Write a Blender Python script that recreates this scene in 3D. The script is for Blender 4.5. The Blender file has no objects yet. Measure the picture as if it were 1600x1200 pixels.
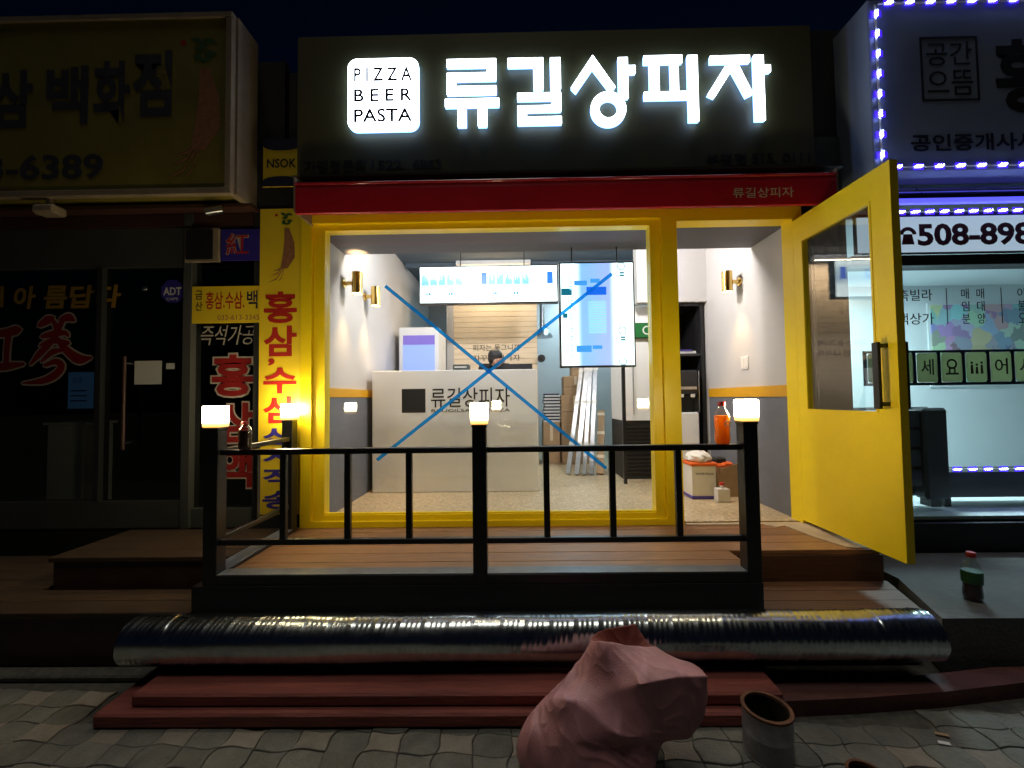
import bpy, bmesh, math, random
from mathutils import Vector, Matrix, noise, geometry

random.seed(7)
SC = bpy.context.scene
COL = SC.collection

# ------------------------------------------------------------------ camera
cam_d = bpy.data.cameras.new('camera')
cam = bpy.data.objects.new('camera', cam_d)
COL.objects.link(cam)
SC.camera = cam
cam_d.sensor_width = 36.0
cam_d.lens = 14.4
cam_d.clip_start = 0.05
cam_d.clip_end = 400
YAW, PITCH, ROLL = math.atan(8 / 640), math.atan(22 / 640), 0.0125
fw = Vector((-math.sin(YAW) * math.cos(PITCH), math.cos(YAW) * math.cos(PITCH), math.sin(PITCH)))
rt = fw.cross(Vector((0, 0, 1))).normalized()
up = rt.cross(fw)
rt2 = rt * math.cos(ROLL) - up * math.sin(ROLL)
up2 = up * math.cos(ROLL) + rt * math.sin(ROLL)
cam.matrix_world = Matrix(((rt2.x, up2.x, -fw.x, 0), (rt2.y, up2.y, -fw.y, 0), (rt2.z, up2.z, -fw.z, 1.4), (0, 0, 0, 1)))

# ------------------------------------------------------------------ night sky and faint overhead street glow
world = bpy.data.worlds.new('World')
SC.world = world
world.use_nodes = True
wn = world.node_tree
bg = wn.nodes['Background']
sky = wn.nodes.new('ShaderNodeTexSky')
sky.sky_type = 'NISHITA'
sky.sun_disc = False
sky.sun_elevation = math.radians(1.0)
sky.sun_rotation = math.radians(20)
sky.ozone_density = 5.0
wn.links.new(sky.outputs['Color'], bg.inputs['Color'])
bg.inputs['Strength'].default_value = 0.006

sun_d = bpy.data.lights.new('street_glow', 'SUN')
sun_d.energy = 0.31
sun_d.angle = math.radians(14)
sun_d.color = (1.0, 0.95, 0.82)
sun = bpy.data.objects.new('street_glow', sun_d)
COL.objects.link(sun)
sun.location = (-2, -4, 9)
sun.rotation_euler = Vector((0.06, 0.11, -0.98)).to_track_quat('-Z', 'Y').to_euler()

SC.view_settings.view_transform = 'Standard'
SC.view_settings.look = 'None'
SC.view_settings.exposure = 0.3
SC.view_settings.gamma = 1.0
SC.view_settings.use_curve_mapping = False
SC.render.engine = 'CYCLES'
SC.cycles.use_denoising = True
SC.cycles.max_bounces = 7
SC.cycles.diffuse_bounces = 4
SC.cycles.glossy_bounces = 4
SC.cycles.transparent_max_bounces = 12
SC.cycles.sample_clamp_indirect = 6.0
SC.cycles.caustics_reflective = False
SC.cycles.caustics_refractive = False

# ------------------------------------------------------------------ materials
MATS = {}


def mat(name, col, rough=0.6, metal=0.0, var=0.12, scale=8.0, bump=0.0, bscale=60.0, coat=0.0, rvar=0.1, rnd=0.0, stretch=(1, 1, 1), spec=0.5, col2=None):
    m = bpy.data.materials.new(name)
    MATS[name] = m
    m.use_nodes = True
    nt = m.node_tree
    b = nt.nodes['Principled BSDF']
    b.inputs['Roughness'].default_value = rough
    b.inputs['Metallic'].default_value = metal
    b.inputs['Coat Weight'].default_value = coat
    b.inputs['Specular IOR Level'].default_value = spec
    tc = nt.nodes.new('ShaderNodeTexCoord')
    mp = nt.nodes.new('ShaderNodeMapping')
    mp.inputs['Scale'].default_value = stretch
    nt.links.new(tc.outputs['Object'], mp.inputs['Vector'])
    vec = mp.outputs['Vector']
    if rnd > 0:
        oi = nt.nodes.new('ShaderNodeObjectInfo')
        add = nt.nodes.new('ShaderNodeVectorMath')
        add.operation = 'ADD'
        mul = nt.nodes.new('ShaderNodeMath')
        mul.operation = 'MULTIPLY'
        mul.inputs[1].default_value = 37.0
        nt.links.new(oi.outputs['Random'], mul.inputs[0])
        nt.links.new(vec, add.inputs[0])
        nt.links.new(mul.outputs[0], add.inputs[1])
        vec = add.outputs[0]
    n = nt.nodes.new('ShaderNodeTexNoise')
    n.inputs['Scale'].default_value = scale
    n.inputs['Detail'].default_value = 6
    n.inputs['Roughness'].default_value = 0.65
    nt.links.new(vec, n.inputs['Vector'])
    cr = nt.nodes.new('ShaderNodeValToRGB')
    c2 = col2 or col
    cr.color_ramp.elements[0].position = 0.3
    cr.color_ramp.elements[1].position = 0.72
    cr.color_ramp.elements[0].color = (*[max(0, c * (1 - var)) for c in col], 1)
    cr.color_ramp.elements[1].color = (*[min(1, c * (1 + var)) for c in c2], 1)
    nt.links.new(n.outputs['Fac'], cr.inputs['Fac'])
    out = cr.outputs['Color']
    if rnd > 0:
        hsv = nt.nodes.new('ShaderNodeHueSaturation')
        mr = nt.nodes.new('ShaderNodeMapRange')
        mr.inputs['To Min'].default_value = 1 - rnd
        mr.inputs['To Max'].default_value = 1 + rnd
        nt.links.new(oi.outputs['Random'], mr.inputs['Value'])
        nt.links.new(mr.outputs[0], hsv.inputs['Value'])
        nt.links.new(out, hsv.inputs['Color'])
        out = hsv.outputs['Color']
    nt.links.new(out, b.inputs['Base Color'])
    if rvar > 0:
        r = nt.nodes.new('ShaderNodeMapRange')
        r.inputs['To Min'].default_value = max(0.02, rough - rvar)
        r.inputs['To Max'].default_value = min(1, rough + rvar)
        nt.links.new(n.outputs['Fac'], r.inputs['Value'])
        nt.links.new(r.outputs[0], b.inputs['Roughness'])
    if bump > 0:
        nb = nt.nodes.new('ShaderNodeTexNoise')
        nb.inputs['Scale'].default_value = bscale
        nb.inputs['Detail'].default_value = 4
        nt.links.new(vec, nb.inputs['Vector'])
        bp = nt.nodes.new('ShaderNodeBump')
        bp.inputs['Strength'].default_value = bump
        bp.inputs['Distance'].default_value = 0.01
        nt.links.new(nb.outputs['Fac'], bp.inputs['Height'])
        nt.links.new(bp.outputs[0], b.inputs['Normal'])
    return m


def emit(name, col, strength):
    m = bpy.data.materials.new(name)
    MATS[name] = m
    m.use_nodes = True
    nt = m.node_tree
    b = nt.nodes['Principled BSDF']
    b.inputs['Base Color'].default_value = (*[min(1, c) * 0.5 for c in col], 1)
    b.inputs['Roughness'].default_value = 0.4
    b.inputs['Emission Color'].default_value = (*col, 1)
    b.inputs['Emission Strength'].default_value = strength
    return m


def emit_ramp(name, axis, lo, hi, stops):
    """a lit print or shade whose glow changes along one axis; stops are (place, colour, strength)"""
    m = emit(name, (1, 1, 1), 1.0)
    nt = m.node_tree
    b = nt.nodes['Principled BSDF']
    tc = nt.nodes.new('ShaderNodeTexCoord')
    sx = nt.nodes.new('ShaderNodeSeparateXYZ')
    nt.links.new(tc.outputs['Object'], sx.inputs[0])
    mr = nt.nodes.new('ShaderNodeMapRange')
    mr.inputs['From Min'].default_value = lo
    mr.inputs['From Max'].default_value = hi
    nt.links.new(sx.outputs[axis], mr.inputs['Value'])
    top = max(st for _, _, st in stops)
    cr = nt.nodes.new('ShaderNodeValToRGB')
    cr.color_ramp.interpolation = 'EASE'
    while len(cr.color_ramp.elements) < len(stops):
        cr.color_ramp.elements.new(0.5)
    for e, (p, c, st) in zip(cr.color_ramp.elements, stops):
        e.position = p
        e.color = (*[k * st / top for k in c], 1)
    nt.links.new(mr.outputs[0], cr.inputs['Fac'])
    nt.links.new(cr.outputs['Color'], b.inputs['Emission Color'])
    b.inputs['Emission Strength'].default_value = top
    return m


def glass(name, tint=(1, 1, 1), rough=0.0, ior=1.5):
    m = bpy.data.materials.new(name)
    MATS[name] = m
    m.use_nodes = True
    nt = m.node_tree
    nt.nodes.remove(nt.nodes['Principled BSDF'])
    t = nt.nodes.new('ShaderNodeBsdfTransparent')
    t.inputs[0].default_value = (*tint, 1)
    g = nt.nodes.new('ShaderNodeBsdfGlossy')
    g.inputs['Roughness'].default_value = rough
    fr = nt.nodes.new('ShaderNodeFresnel')
    fr.inputs['IOR'].default_value = ior
    # the two skins of a pane are both seen as air meeting glass
    ge = nt.nodes.new('ShaderNodeNewGeometry')
    mr = nt.nodes.new('ShaderNodeMapRange')
    mr.inputs['To Min'].default_value = ior
    mr.inputs['To Max'].default_value = 1 / ior
    nt.links.new(ge.outputs['Backfacing'], mr.inputs['Value'])
    nt.links.new(mr.outputs[0], fr.inputs['IOR'])
    mx = nt.nodes.new('ShaderNodeMixShader')
    nt.links.new(fr.outputs[0], mx.inputs[0])
    nt.links.new(t.outputs[0], mx.inputs[1])
    nt.links.new(g.outputs[0], mx.inputs[2])
    nt.links.new(mx.outputs[0], nt.nodes['Material Output'].inputs['Surface'])
    return m


def wood(name, c1, c2, rough=0.45):
    m = mat(name, c1, rough, var=0.25, scale=9.0, stretch=(0.6, 9, 9), bump=0.25, bscale=14, rnd=0.18, col2=c2, rvar=0.15)
    return m


mat('yellow_paint', (0.93, 0.69, 0.006), 0.40, var=0.07, scale=2.2, bump=0.10, bscale=45, rvar=0.14)
mat('red_gloss', (0.45, 0.02, 0.03), 0.18, var=0.05, coat=0.5)
mat('red_vinyl', (0.44, 0.005, 0.018), 0.42, var=0.12, scale=4, bump=0.05, bscale=30)
mat('white_plaster', (0.52, 0.505, 0.50), 0.75, var=0.03, scale=2.5, bump=0.05, bscale=50)
mat('grey_plaster', (0.15, 0.16, 0.19), 0.6, var=0.12, scale=5, bump=0.05)
mat('orange_stripe', (0.66, 0.34, 0.01), 0.5, var=0.05)
mat('dark_ceiling', (0.085, 0.12, 0.16), 0.8, var=0.12, scale=2)
mat('bulkhead_grey', (0.115, 0.115, 0.14), 0.7, var=0.06, scale=3)
mat('terrazzo', (0.40, 0.30, 0.17), 0.35, var=0.34, scale=42, rvar=0.12, col2=(0.58, 0.47, 0.31))
mat('counter_white', (0.88, 0.88, 0.90), 0.3, var=0.03, scale=2)
mat('board_cream', (0.80, 0.66, 0.48), 0.5, var=0.06, scale=5, stretch=(1, 6, 6))
mat('white_enamel', (0.78, 0.79, 0.80), 0.3, var=0.03)
mat('black_matte', (0.012, 0.012, 0.014), 0.5, var=0.2)
mat('black_metal', (0.016, 0.016, 0.019), 0.33, var=0.25, scale=14, bump=0.08, bscale=120, rvar=0.12)
mat('black_skirt', (0.010, 0.010, 0.012), 0.6, var=0.4, scale=10, bump=0.15, bscale=30)
mat('rail_top_metal', (0.21, 0.22, 0.23), 0.4, var=0.25, scale=12, bump=0.05)
mat('ink_black', (0.012, 0.012, 0.015), 0.6, var=0.1)
mat('ink_navy', (0.010, 0.012, 0.05), 0.6, var=0.1)
mat('ink_faded', (0.035, 0.033, 0.05), 0.6, var=0.4, scale=10)
mat('ink_blue', (0.03, 0.02, 0.28), 0.6, var=0.1)
mat('ink_red', (0.42, 0.012, 0.006), 0.6, var=0.1)
mat('ink_darkred', (0.25, 0.007, 0.007), 0.6, var=0.15)
mat('ink_maroon', (0.10, 0.012, 0.02), 0.6, var=0.1)
mat('ink_pale', (0.42, 0.37, 0.32), 0.6, var=0.1)
mat('ink_gold', (0.30, 0.17, 0.015), 0.6, var=0.15)
mat('ink_silver', (0.55, 0.45, 0.35), 0.5, var=0.1)
mat('ink_green', (0.03, 0.10, 0.02), 0.6, var=0.2)
mat('ginseng_print', (0.30, 0.13, 0.06), 0.6, var=0.3, scale=30)
mat('banner_yellow', (0.80, 0.58, 0.02), 0.5, var=0.08, scale=3)
mat('sign_olive', (0.085, 0.075, 0.022), 0.6, var=0.10, scale=2)
mat('sign_gold_dark', (0.19, 0.155, 0.02), 0.6, var=0.25, scale=2)
mat('sign_frame', (0.27, 0.215, 0.155), 0.5, var=0.2, scale=6)
mat('sign_white', (0.26, 0.32, 0.46), 0.5, var=0.08, scale=2)
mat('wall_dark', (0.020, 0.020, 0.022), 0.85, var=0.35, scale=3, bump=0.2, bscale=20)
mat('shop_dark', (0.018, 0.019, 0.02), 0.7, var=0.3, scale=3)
mat('shop_grey', (0.055, 0.058, 0.055), 0.6, var=0.15, scale=3)
mat('brown_trim', (0.06, 0.025, 0.02), 0.5, var=0.25)
mat('steel', (0.55, 0.56, 0.58), 0.3, 1.0, var=0.1, scale=12)
mat('aluminium', (0.60, 0.62, 0.66), 0.35, 1.0, var=0.15, scale=20)
mat('galvanised', (0.50, 0.54, 0.55), 0.24, 1.0, var=0.2, scale=20, bump=0.05, bscale=40, rvar=0.06)
mat('brass', (0.75, 0.52, 0.16), 0.22, 1.0, var=0.08, scale=10)
mat('cardboard', (0.42, 0.28, 0.16), 0.85, var=0.1, scale=12, rnd=0.12)
mat('paper_white', (0.72, 0.72, 0.70), 0.7, var=0.04)
mat('plastic_white', (0.72, 0.70, 0.66), 0.4, var=0.05)
mat('plastic_orange', (0.80, 0.14, 0.02), 0.35, var=0.05)
mat('plastic_red', (0.60, 0.03, 0.02), 0.35, var=0.05)
mat('plastic_blue', (0.08, 0.06, 0.35), 0.4, var=0.05)
mat('juice_orange', (1.0, 0.33, 0.02), 0.3, var=0.05)
mat('cola_dark', (0.04, 0.012, 0.008), 0.25, var=0.1)
mat('label_green', (0.03, 0.12, 0.04), 0.4, var=0.2)
mat('tape_blue', (0.02, 0.25, 0.55), 0.5, var=0.08, scale=20)
mat('sack_weave', (0.50, 0.225, 0.245), 0.42, var=0.18, scale=7, bump=0.3, bscale=240, spec=0.6)
mat('sack_inside', (0.20, 0.04, 0.03), 0.7, var=0.2)
mat('tin_grey', (0.34, 0.34, 0.38), 0.4, 0.3, var=0.35, scale=14, bump=0.1, bscale=30)
mat('rust', (0.14, 0.055, 0.025), 0.85, var=0.4, scale=25, bump=0.3)
mat('can_inside_dark', (0.02, 0.014, 0.010), 0.7, var=0.3)
mat('red_step', (0.24, 0.06, 0.048), 0.6, var=0.4, scale=6, bump=0.4, bscale=30, stretch=(0.35, 3, 3), rvar=0.2)
mat('kerb_red', (0.12, 0.045, 0.04), 0.7, var=0.35, scale=8, bump=0.25, bscale=50)
mat('concrete', (0.11, 0.11, 0.11), 0.85, var=0.25, scale=6, bump=0.3, bscale=40)
mat('pale_tan', (0.46, 0.36, 0.24), 0.8, var=0.2, scale=9, bump=0.2, bscale=60)
mat('sand_joint', (0.085, 0.08, 0.066), 0.95, var=0.4, scale=30, bump=0.4, bscale=100)
mat('paver_grey', (0.155, 0.152, 0.13), 0.85, var=0.3, scale=9, bump=0.5, bscale=90, rnd=0.15)
mat('paver_light', (0.25, 0.22, 0.18), 0.85, var=0.2, scale=14, bump=0.35, bscale=90, rnd=0.12)
mat('skin', (0.45, 0.26, 0.18), 0.55, var=0.06)
mat('hair', (0.010, 0.009, 0.009), 0.5, var=0.3, scale=60)
mat('shirt_black', (0.02, 0.02, 0.022), 0.8, var=0.2)
mat('apron_tan', (0.30, 0.20, 0.12), 0.8, var=0.2)
mat('leather_dark', (0.03, 0.033, 0.038), 0.45, var=0.2, bump=0.1)
mat('tile_green', (0.45, 0.49, 0.32), 0.5, var=0.06)
mat('band_navy', (0.012, 0.03, 0.07), 0.5, var=0.1)
mat('office_wall', (0.72, 0.78, 0.80), 0.8, var=0.03, scale=2)
mat('foliage_dark', (0.03, 0.06, 0.03), 0.7, var=0.3)
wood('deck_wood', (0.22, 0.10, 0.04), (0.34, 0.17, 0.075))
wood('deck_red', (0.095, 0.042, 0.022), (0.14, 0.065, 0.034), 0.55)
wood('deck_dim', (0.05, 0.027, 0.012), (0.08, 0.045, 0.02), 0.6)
emit('sign_light', (0.82, 0.90, 1.0), 8.0)
emit('sign_edge', (0.20, 0.42, 1.0), 4.5)
emit('sconce_glow', (1.0, 0.84, 0.55), 8.0)
emit('menu_white', (0.78, 0.97, 1.0), 2.2)
emit('menu_pale', (0.30, 0.70, 1.0), 1.1)
emit('menu_lilac', (0.30, 0.50, 1.0), 1.0)
emit('menu_blue', (0.01, 0.14, 0.85), 0.9)
emit('menu_grey', (0.06, 0.36, 0.95), 0.85)
emit('menu_teal', (0.01, 0.22, 0.35), 0.6)
emit('fridge_screen', (0.30, 0.42, 0.95), 0.75)
emit('fridge_banner', (0.22, 0.16, 0.60), 0.6)
emit('led_white', (0.42, 0.52, 1.0), 30.0)
emit('led_violet', (0.05, 0.01, 1.0), 1.5)
emit('tube_violet', (0.10, 0.10, 1.0), 1.1)
emit('phone_panel', (0.62, 0.82, 1.0), 0.42)
emit('ceiling_led', (1.0, 0.98, 0.95), 14.0)
emit('exit_green', (0.02, 0.26, 0.06), 0.03)
emit('reflect_blue', (0.08, 0.22, 0.45), 0.06)
emit_ramp('menu_upright', 'X', -0.305, 0.315, [(0.0, (0.80, 0.98, 1.0), 2.2), (0.16, (0.80, 0.98, 1.0), 2.0), (0.30, (0.20, 0.52, 1.0), 0.95), (0.66, (0.30, 0.48, 1.0), 0.95), (0.80, (0.80, 0.98, 1.0), 2.0)])
emit_ramp('menu_wide', 'Z', 0.0, 0.42, [(0.0, (0.80, 0.98, 1.0), 2.2), (0.28, (0.78, 0.98, 1.0), 2.0), (0.58, (0.24, 0.66, 1.0), 0.95), (0.78, (0.50, 0.88, 1.0), 1.2), (1.0, (0.80, 0.98, 1.0), 2.2)])
emit_ramp('lamp_glow', 'Z', 0.017, 0.132, [(0.0, (1.0, 0.50, 0.10), 1.1), (0.16, (1.0, 0.60, 0.18), 2.2), (0.42, (1.0, 0.83, 0.50), 74.0), (1.0, (1.0, 0.83, 0.50), 74.0)])
glass('window_glass', (0.97, 0.985, 0.98))
glass('dark_glass', (0.72, 0.74, 0.73))
glass('film_clear', (1, 1, 1), 0.08, 1.45)
glass('door_glass', (0.96, 0.98, 0.97), 0.0, 1.95)
glass('bottle_clear', (0.9, 0.92, 0.9), 0.05)


def map_material():
    m = mat('wall_map', (0.5, 0.5, 0.6), 0.6)
    nt = m.node_tree
    v = nt.nodes.new('ShaderNodeTexVoronoi')
    v.inputs['Scale'].default_value = 7
    tc = nt.nodes.new('ShaderNodeTexCoord')
    nz = nt.nodes.new('ShaderNodeTexNoise')
    nz.inputs['Scale'].default_value = 6
    nz.inputs['Detail'].default_value = 5
    nt.links.new(tc.outputs['Object'], nz.inputs['Vector'])
    ad = nt.nodes.new('ShaderNodeMixRGB')
    ad.inputs[0].default_value = 0.22
    nt.links.new(tc.outputs['Object'], ad.inputs[1])
    nt.links.new(nz.outputs['Color'], ad.inputs[2])
    nt.links.new(ad.outputs[0], v.inputs['Vector'])
    hs = nt.nodes.new('ShaderNodeHueSaturation')
    hs.inputs['Saturation'].default_value = 0.75
    hs.inputs['Value'].default_value = 0.8
    nt.links.new(v.outputs['Color'], hs.inputs['Color'])
    mx = nt.nodes.new('ShaderNodeMixRGB')
    mx.inputs[0].default_value = 0.3
    mx.inputs[2].default_value = (0.45, 0.6, 0.75, 1)
    nt.links.new(hs.outputs[0], mx.inputs[1])
    nt.links.new(mx.outputs[0], nt.nodes['Principled BSDF'].inputs['Base Color'])


map_material()
for nm_, tc_, fa_ in (('tile_green', (0.42, 0.47, 0.32), 0.6), ('juice_orange', (1.0, 0.42, 0.04), 0.6)):
    if True:
        n2 = MATS[nm_].node_tree
        t2 = n2.nodes.new('ShaderNodeBsdfTranslucent')
        t2.inputs['Color'].default_value = (*tc_, 1)
        m3 = n2.nodes.new('ShaderNodeMixShader')
        m3.inputs[0].default_value = fa_
        n2.links.new(n2.nodes['Principled BSDF'].outputs[0], m3.inputs[1])
        n2.links.new(t2.outputs[0], m3.inputs[2])
        n2.links.new(m3.outputs[0], n2.nodes['Material Output'].inputs['Surface'])
# fine crumples of the woven plastic, as relief over the modelled folds
ns_ = MATS['sack_weave'].node_tree
bs_ = ns_.nodes['Principled BSDF']
old_ = bs_.inputs['Normal'].links[0].from_socket
tcs = ns_.nodes.new('ShaderNodeTexCoord')
mps = ns_.nodes.new('ShaderNodeMapping')
mps.inputs['Rotation'].default_value = (0, math.radians(38), 0)
mps.inputs['Scale'].default_value = (1.6, 1.0, 0.7)
ns_.links.new(tcs.outputs['Object'], mps.inputs['Vector'])
rn_ = ns_.nodes.new('ShaderNodeTexNoise')
rn_.noise_type = 'RIDGED_MULTIFRACTAL'
rn_.inputs['Scale'].default_value = 7.0
rn_.inputs['Detail'].default_value = 5.0
rn_.inputs['Distortion'].default_value = 0.6
ns_.links.new(mps.outputs['Vector'], rn_.inputs['Vector'])
wv_ = ns_.nodes.new('ShaderNodeBump')
wv_.inputs['Strength'].default_value = 0.8
wv_.inputs['Distance'].default_value = 0.025
ns_.links.new(rn_.outputs['Fac'], wv_.inputs['Height'])
ns_.links.new(old_, wv_.inputs['Normal'])
ns_.links.new(wv_.outputs[0], bs_.inputs['Normal'])
# adhesive tape lets the room light through
nt_ = MATS['tape_blue'].node_tree
tl_ = nt_.nodes.new('ShaderNodeBsdfTranslucent')
tl_.inputs['Color'].default_value = (0.10, 0.55, 0.98, 1)
tr_ = nt_.nodes.new('ShaderNodeBsdfTransparent')
tr_.inputs['Color'].default_value = (0.14, 0.62, 1.0, 1)
m2_ = nt_.nodes.new('ShaderNodeMixShader')
m2_.inputs[0].default_value = 0.7
nt_.links.new(tl_.outputs[0], m2_.inputs[1])
nt_.links.new(tr_.outputs[0], m2_.inputs[2])
mx_ = nt_.nodes.new('ShaderNodeMixShader')
mx_.inputs[0].default_value = 0.9
nt_.links.new(nt_.nodes['Principled BSDF'].outputs[0], mx_.inputs[1])
nt_.links.new(m2_.outputs[0], mx_.inputs[2])
nt_.links.new(mx_.outputs[0], nt_.nodes['Material Output'].inputs['Surface'])

# ------------------------------------------------------------------ builders


class B:
    """collects shapes in world coordinates and links them as one mesh object"""

    def __init__(s):
        s.bm = bmesh.new()

    def box(s, x0, x1, y0, y1, z0, z1, bev=0.0, seg=1):
        r = bmesh.ops.create_cube(s.bm, size=1.0)
        vs = r['verts']
        for v in vs:
            v.co = Vector(((x0 + x1) / 2 + v.co.x * (x1 - x0), (y0 + y1) / 2 + v.co.y * (y1 - y0), (z0 + z1) / 2 + v.co.z * (z1 - z0)))
        if bev > 0:
            es = list({e for v in vs for e in v.link_edges})
            bmesh.ops.bevel(s.bm, geom=es, offset=bev, segments=seg, profile=0.7, affect='EDGES')
        return s

    def beam(s, p, q, w, h, bev=0.0):
        """square bar from p to q, w across, h in the other direction"""
        p, q = Vector(p), Vector(q)
        d = q - p
        r = bmesh.ops.create_cube(s.bm, size=1.0)
        M = Matrix.Translation((p + q) / 2) @ d.to_track_quat('Z', 'Y').to_matrix().to_4x4() @ Matrix.Diagonal((w, h, d.length, 1))
        bmesh.ops.transform(s.bm, matrix=M, verts=r['verts'])
        if bev > 0:
            es = list({e for v in r['verts'] for e in v.link_edges})
            bmesh.ops.bevel(s.bm, geom=es, offset=bev, segments=1, affect='EDGES')
        return s

    def cyl(s, p, q, r0, r1=None, n=20, caps=True):
        p, q = Vector(p), Vector(q)
        d = q - p
        r = bmesh.ops.create_cone(s.bm, cap_ends=caps, segments=n, radius1=r0, radius2=r0 if r1 is None else r1, depth=d.length)
        bmesh.ops.transform(s.bm, matrix=Matrix.Translation((p + q) / 2) @ d.to_track_quat('Z', 'Y').to_matrix().to_4x4(), verts=r['verts'])
        return s

    def sphere(s, c, rx, ry, rz, n=16):
        r = bmesh.ops.create_uvsphere(s.bm, u_segments=n, v_segments=n // 2 + 2, radius=1)
        bmesh.ops.transform(s.bm, matrix=Matrix.Translation(c) @ Matrix.Diagonal((rx, ry, rz, 1)), verts=r['verts'])
        return s

    def lathe(s, c, prof, n=24, open_top=False):
        """profile of (radius, height) pairs turned about a vertical axis through c"""
        rings = []
        for (r, z) in prof:
            rings.append([s.bm.verts.new((c[0] + r * math.cos(2 * math.pi * k / n), c[1] + r * math.sin(2 * math.pi * k / n), c[2] + z)) for k in range(n)])
        for a, b in zip(rings, rings[1:]):
            for k in range(n):
                s.bm.faces.new((a[k], a[(k + 1) % n], b[(k + 1) % n], b[k]))
        if prof[0][0] > 1e-4 and not (open_top and prof[0][1] > 0.005):
            s.bm.faces.new(rings[0][::-1])
        if prof[-1][0] > 1e-4 and not open_top:
            s.bm.faces.new(rings[-1])
        return s

    def plate(s, pts, y0, y1):
        """polygon in X, Z given thickness from y0 to y1"""
        a = [s.bm.verts.new((x, y0, z)) for x, z in pts]
        b = [s.bm.verts.new((x, y1, z)) for x, z in pts]
        n = len(pts)
        s.bm.faces.new(a)
        s.bm.faces.new(b[::-1])
        for k in range(n):
            s.bm.faces.new((a[k], b[k], b[(k + 1) % n], a[(k + 1) % n]))
        return s

    def slab(s, pts, z0, z1):
        """polygon in X, Y given thickness from z0 to z1"""
        a = [s.bm.verts.new((x, y, z0)) for x, y in pts]
        b = [s.bm.verts.new((x, y, z1)) for x, y in pts]
        n = len(pts)
        s.bm.faces.new(a[::-1])
        s.bm.faces.new(b)
        for k in range(n):
            s.bm.faces.new((a[k], a[(k + 1) % n], b[(k + 1) % n], b[k]))
        return s

    def ring(s, cx, cz, ro, ri, y0, y1, n=32, a0=0.0, a1=2 * math.pi):
        full = abs(a1 - a0 - 2 * math.pi) < 1e-6
        m = n if full else n + 1
        L = []
        for k in range(m):
            a = a0 + (a1 - a0) * k / n
            L.append([s.bm.verts.new((cx + r * math.cos(a), y, cz + r * math.sin(a))) for r, y in ((ro, y0), (ro, y1), (ri, y1), (ri, y0))])
        for k in range(n):
            p, q = L[k], L[(k + 1) % m]
            for j in range(4):
                s.bm.faces.new((p[j], p[(j + 1) % 4], q[(j + 1) % 4], q[j]))
        return s

    def tube(s, pts, r, n=8):
        pts = [Vector(p) for p in pts]
        rings = []
        for i, p in enumerate(pts):
            t = (pts[min(i + 1, len(pts) - 1)] - pts[max(i - 1, 0)]).normalized()
            q = t.to_track_quat('Z', 'Y')
            rr = r[i] if isinstance(r, (list, tuple)) else r
            rings.append([s.bm.verts.new(p + q @ Vector((rr * math.cos(2 * math.pi * k / n), rr * math.sin(2 * math.pi * k / n), 0))) for k in range(n)])
        for a, b in zip(rings, rings[1:]):
            for k in range(n):
                s.bm.faces.new((a[k], a[(k + 1) % n], b[(k + 1) % n], b[k]))
        s.bm.faces.new(rings[0][::-1])
        s.bm.faces.new(rings[-1])
        return s

    def obj(s, name, m, parent=None, origin=None, smooth=False):
        bmesh.ops.recalc_face_normals(s.bm, faces=s.bm.faces[:])
        o0 = Vector(origin) if origin is not None else root_loc(parent)
        for v in s.bm.verts:
            v.co -= o0
        me = bpy.data.meshes.new(name)
        s.bm.to_mesh(me)
        s.bm.free()
        me.materials.append(MATS[m])
        if smooth:
            smooth_mesh(me)
        o = bpy.data.objects.new(name, me)
        COL.objects.link(o)
        if parent is not None:
            o.parent = parent
        else:
            o.location = o0
        return o


def smooth_mesh(me, angle=0.7):
    for p in me.polygons:
        p.use_smooth = True
    try:
        me.set_sharp_from_angle(angle=angle)
    except Exception:
        pass


def root_loc(parent):
    o = parent
    if o is None:
        return Vector((0, 0, 0))
    while o.parent is not None:
        o = o.parent
    return o.location.copy()


def tag(o, label=None, cat=None, group=None, kind=None):
    if label:
        o['label'] = label
    if cat:
        o['category'] = cat
    if group:
        o['group'] = group
    if kind:
        o['kind'] = kind
    return o


def thing(name, label, cat, loc, group=None):
    o = bpy.data.objects.new(name, None)
    o.empty_display_size = 0.1
    COL.objects.link(o)
    o.location = loc
    return tag(o, label, cat, group)


def box(name, x0, x1, y0, y1, z0, z1, m, parent=None, bev=0.0):
    return B().box(x0, x1, y0, y1, z0, z1, bev).obj(name, m, parent)


_tc = bpy.data.curves.new('text_source', 'FONT')
_to = bpy.data.objects.new('text_source', _tc)
_ts = bpy.data.scenes.new('text_scratch')
_ts.collection.objects.link(_to)


def text_mesh(string, x0, x1, z0, z1, y, off=0.0, depth=0.002, skew=0.0, flip=False):
    """lettering fitted into the rectangle, standing upright and facing the street; returns a mesh"""
    _tc.body = string
    _tc.resolution_u = 3
    _tc.offset = off
    _tc.extrude = 0.01
    _ts.view_layers[0].update()
    dg = _ts.view_layers[0].depsgraph
    me = bpy.data.meshes.new_from_object(_to.evaluated_get(dg))
    xs = [v.co.x for v in me.vertices]
    ys = [v.co.y for v in me.vertices]
    ax, bx, ay, by = min(xs), max(xs), min(ys), max(ys)
    for v in me.vertices:
        u = (v.co.x - ax) / max(1e-6, bx - ax)
        w = (v.co.y - ay) / max(1e-6, by - ay)
        if flip:
            u = 1 - u
        v.co = Vector((x0 + u * (x1 - x0) + skew * (w - 0.5), y - depth / 2 - v.co.z / 0.01 * depth / 2, z0 + w * (z1 - z0)))
    if flip:
        me.flip_normals()
    me.materials.clear()
    return me


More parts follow.
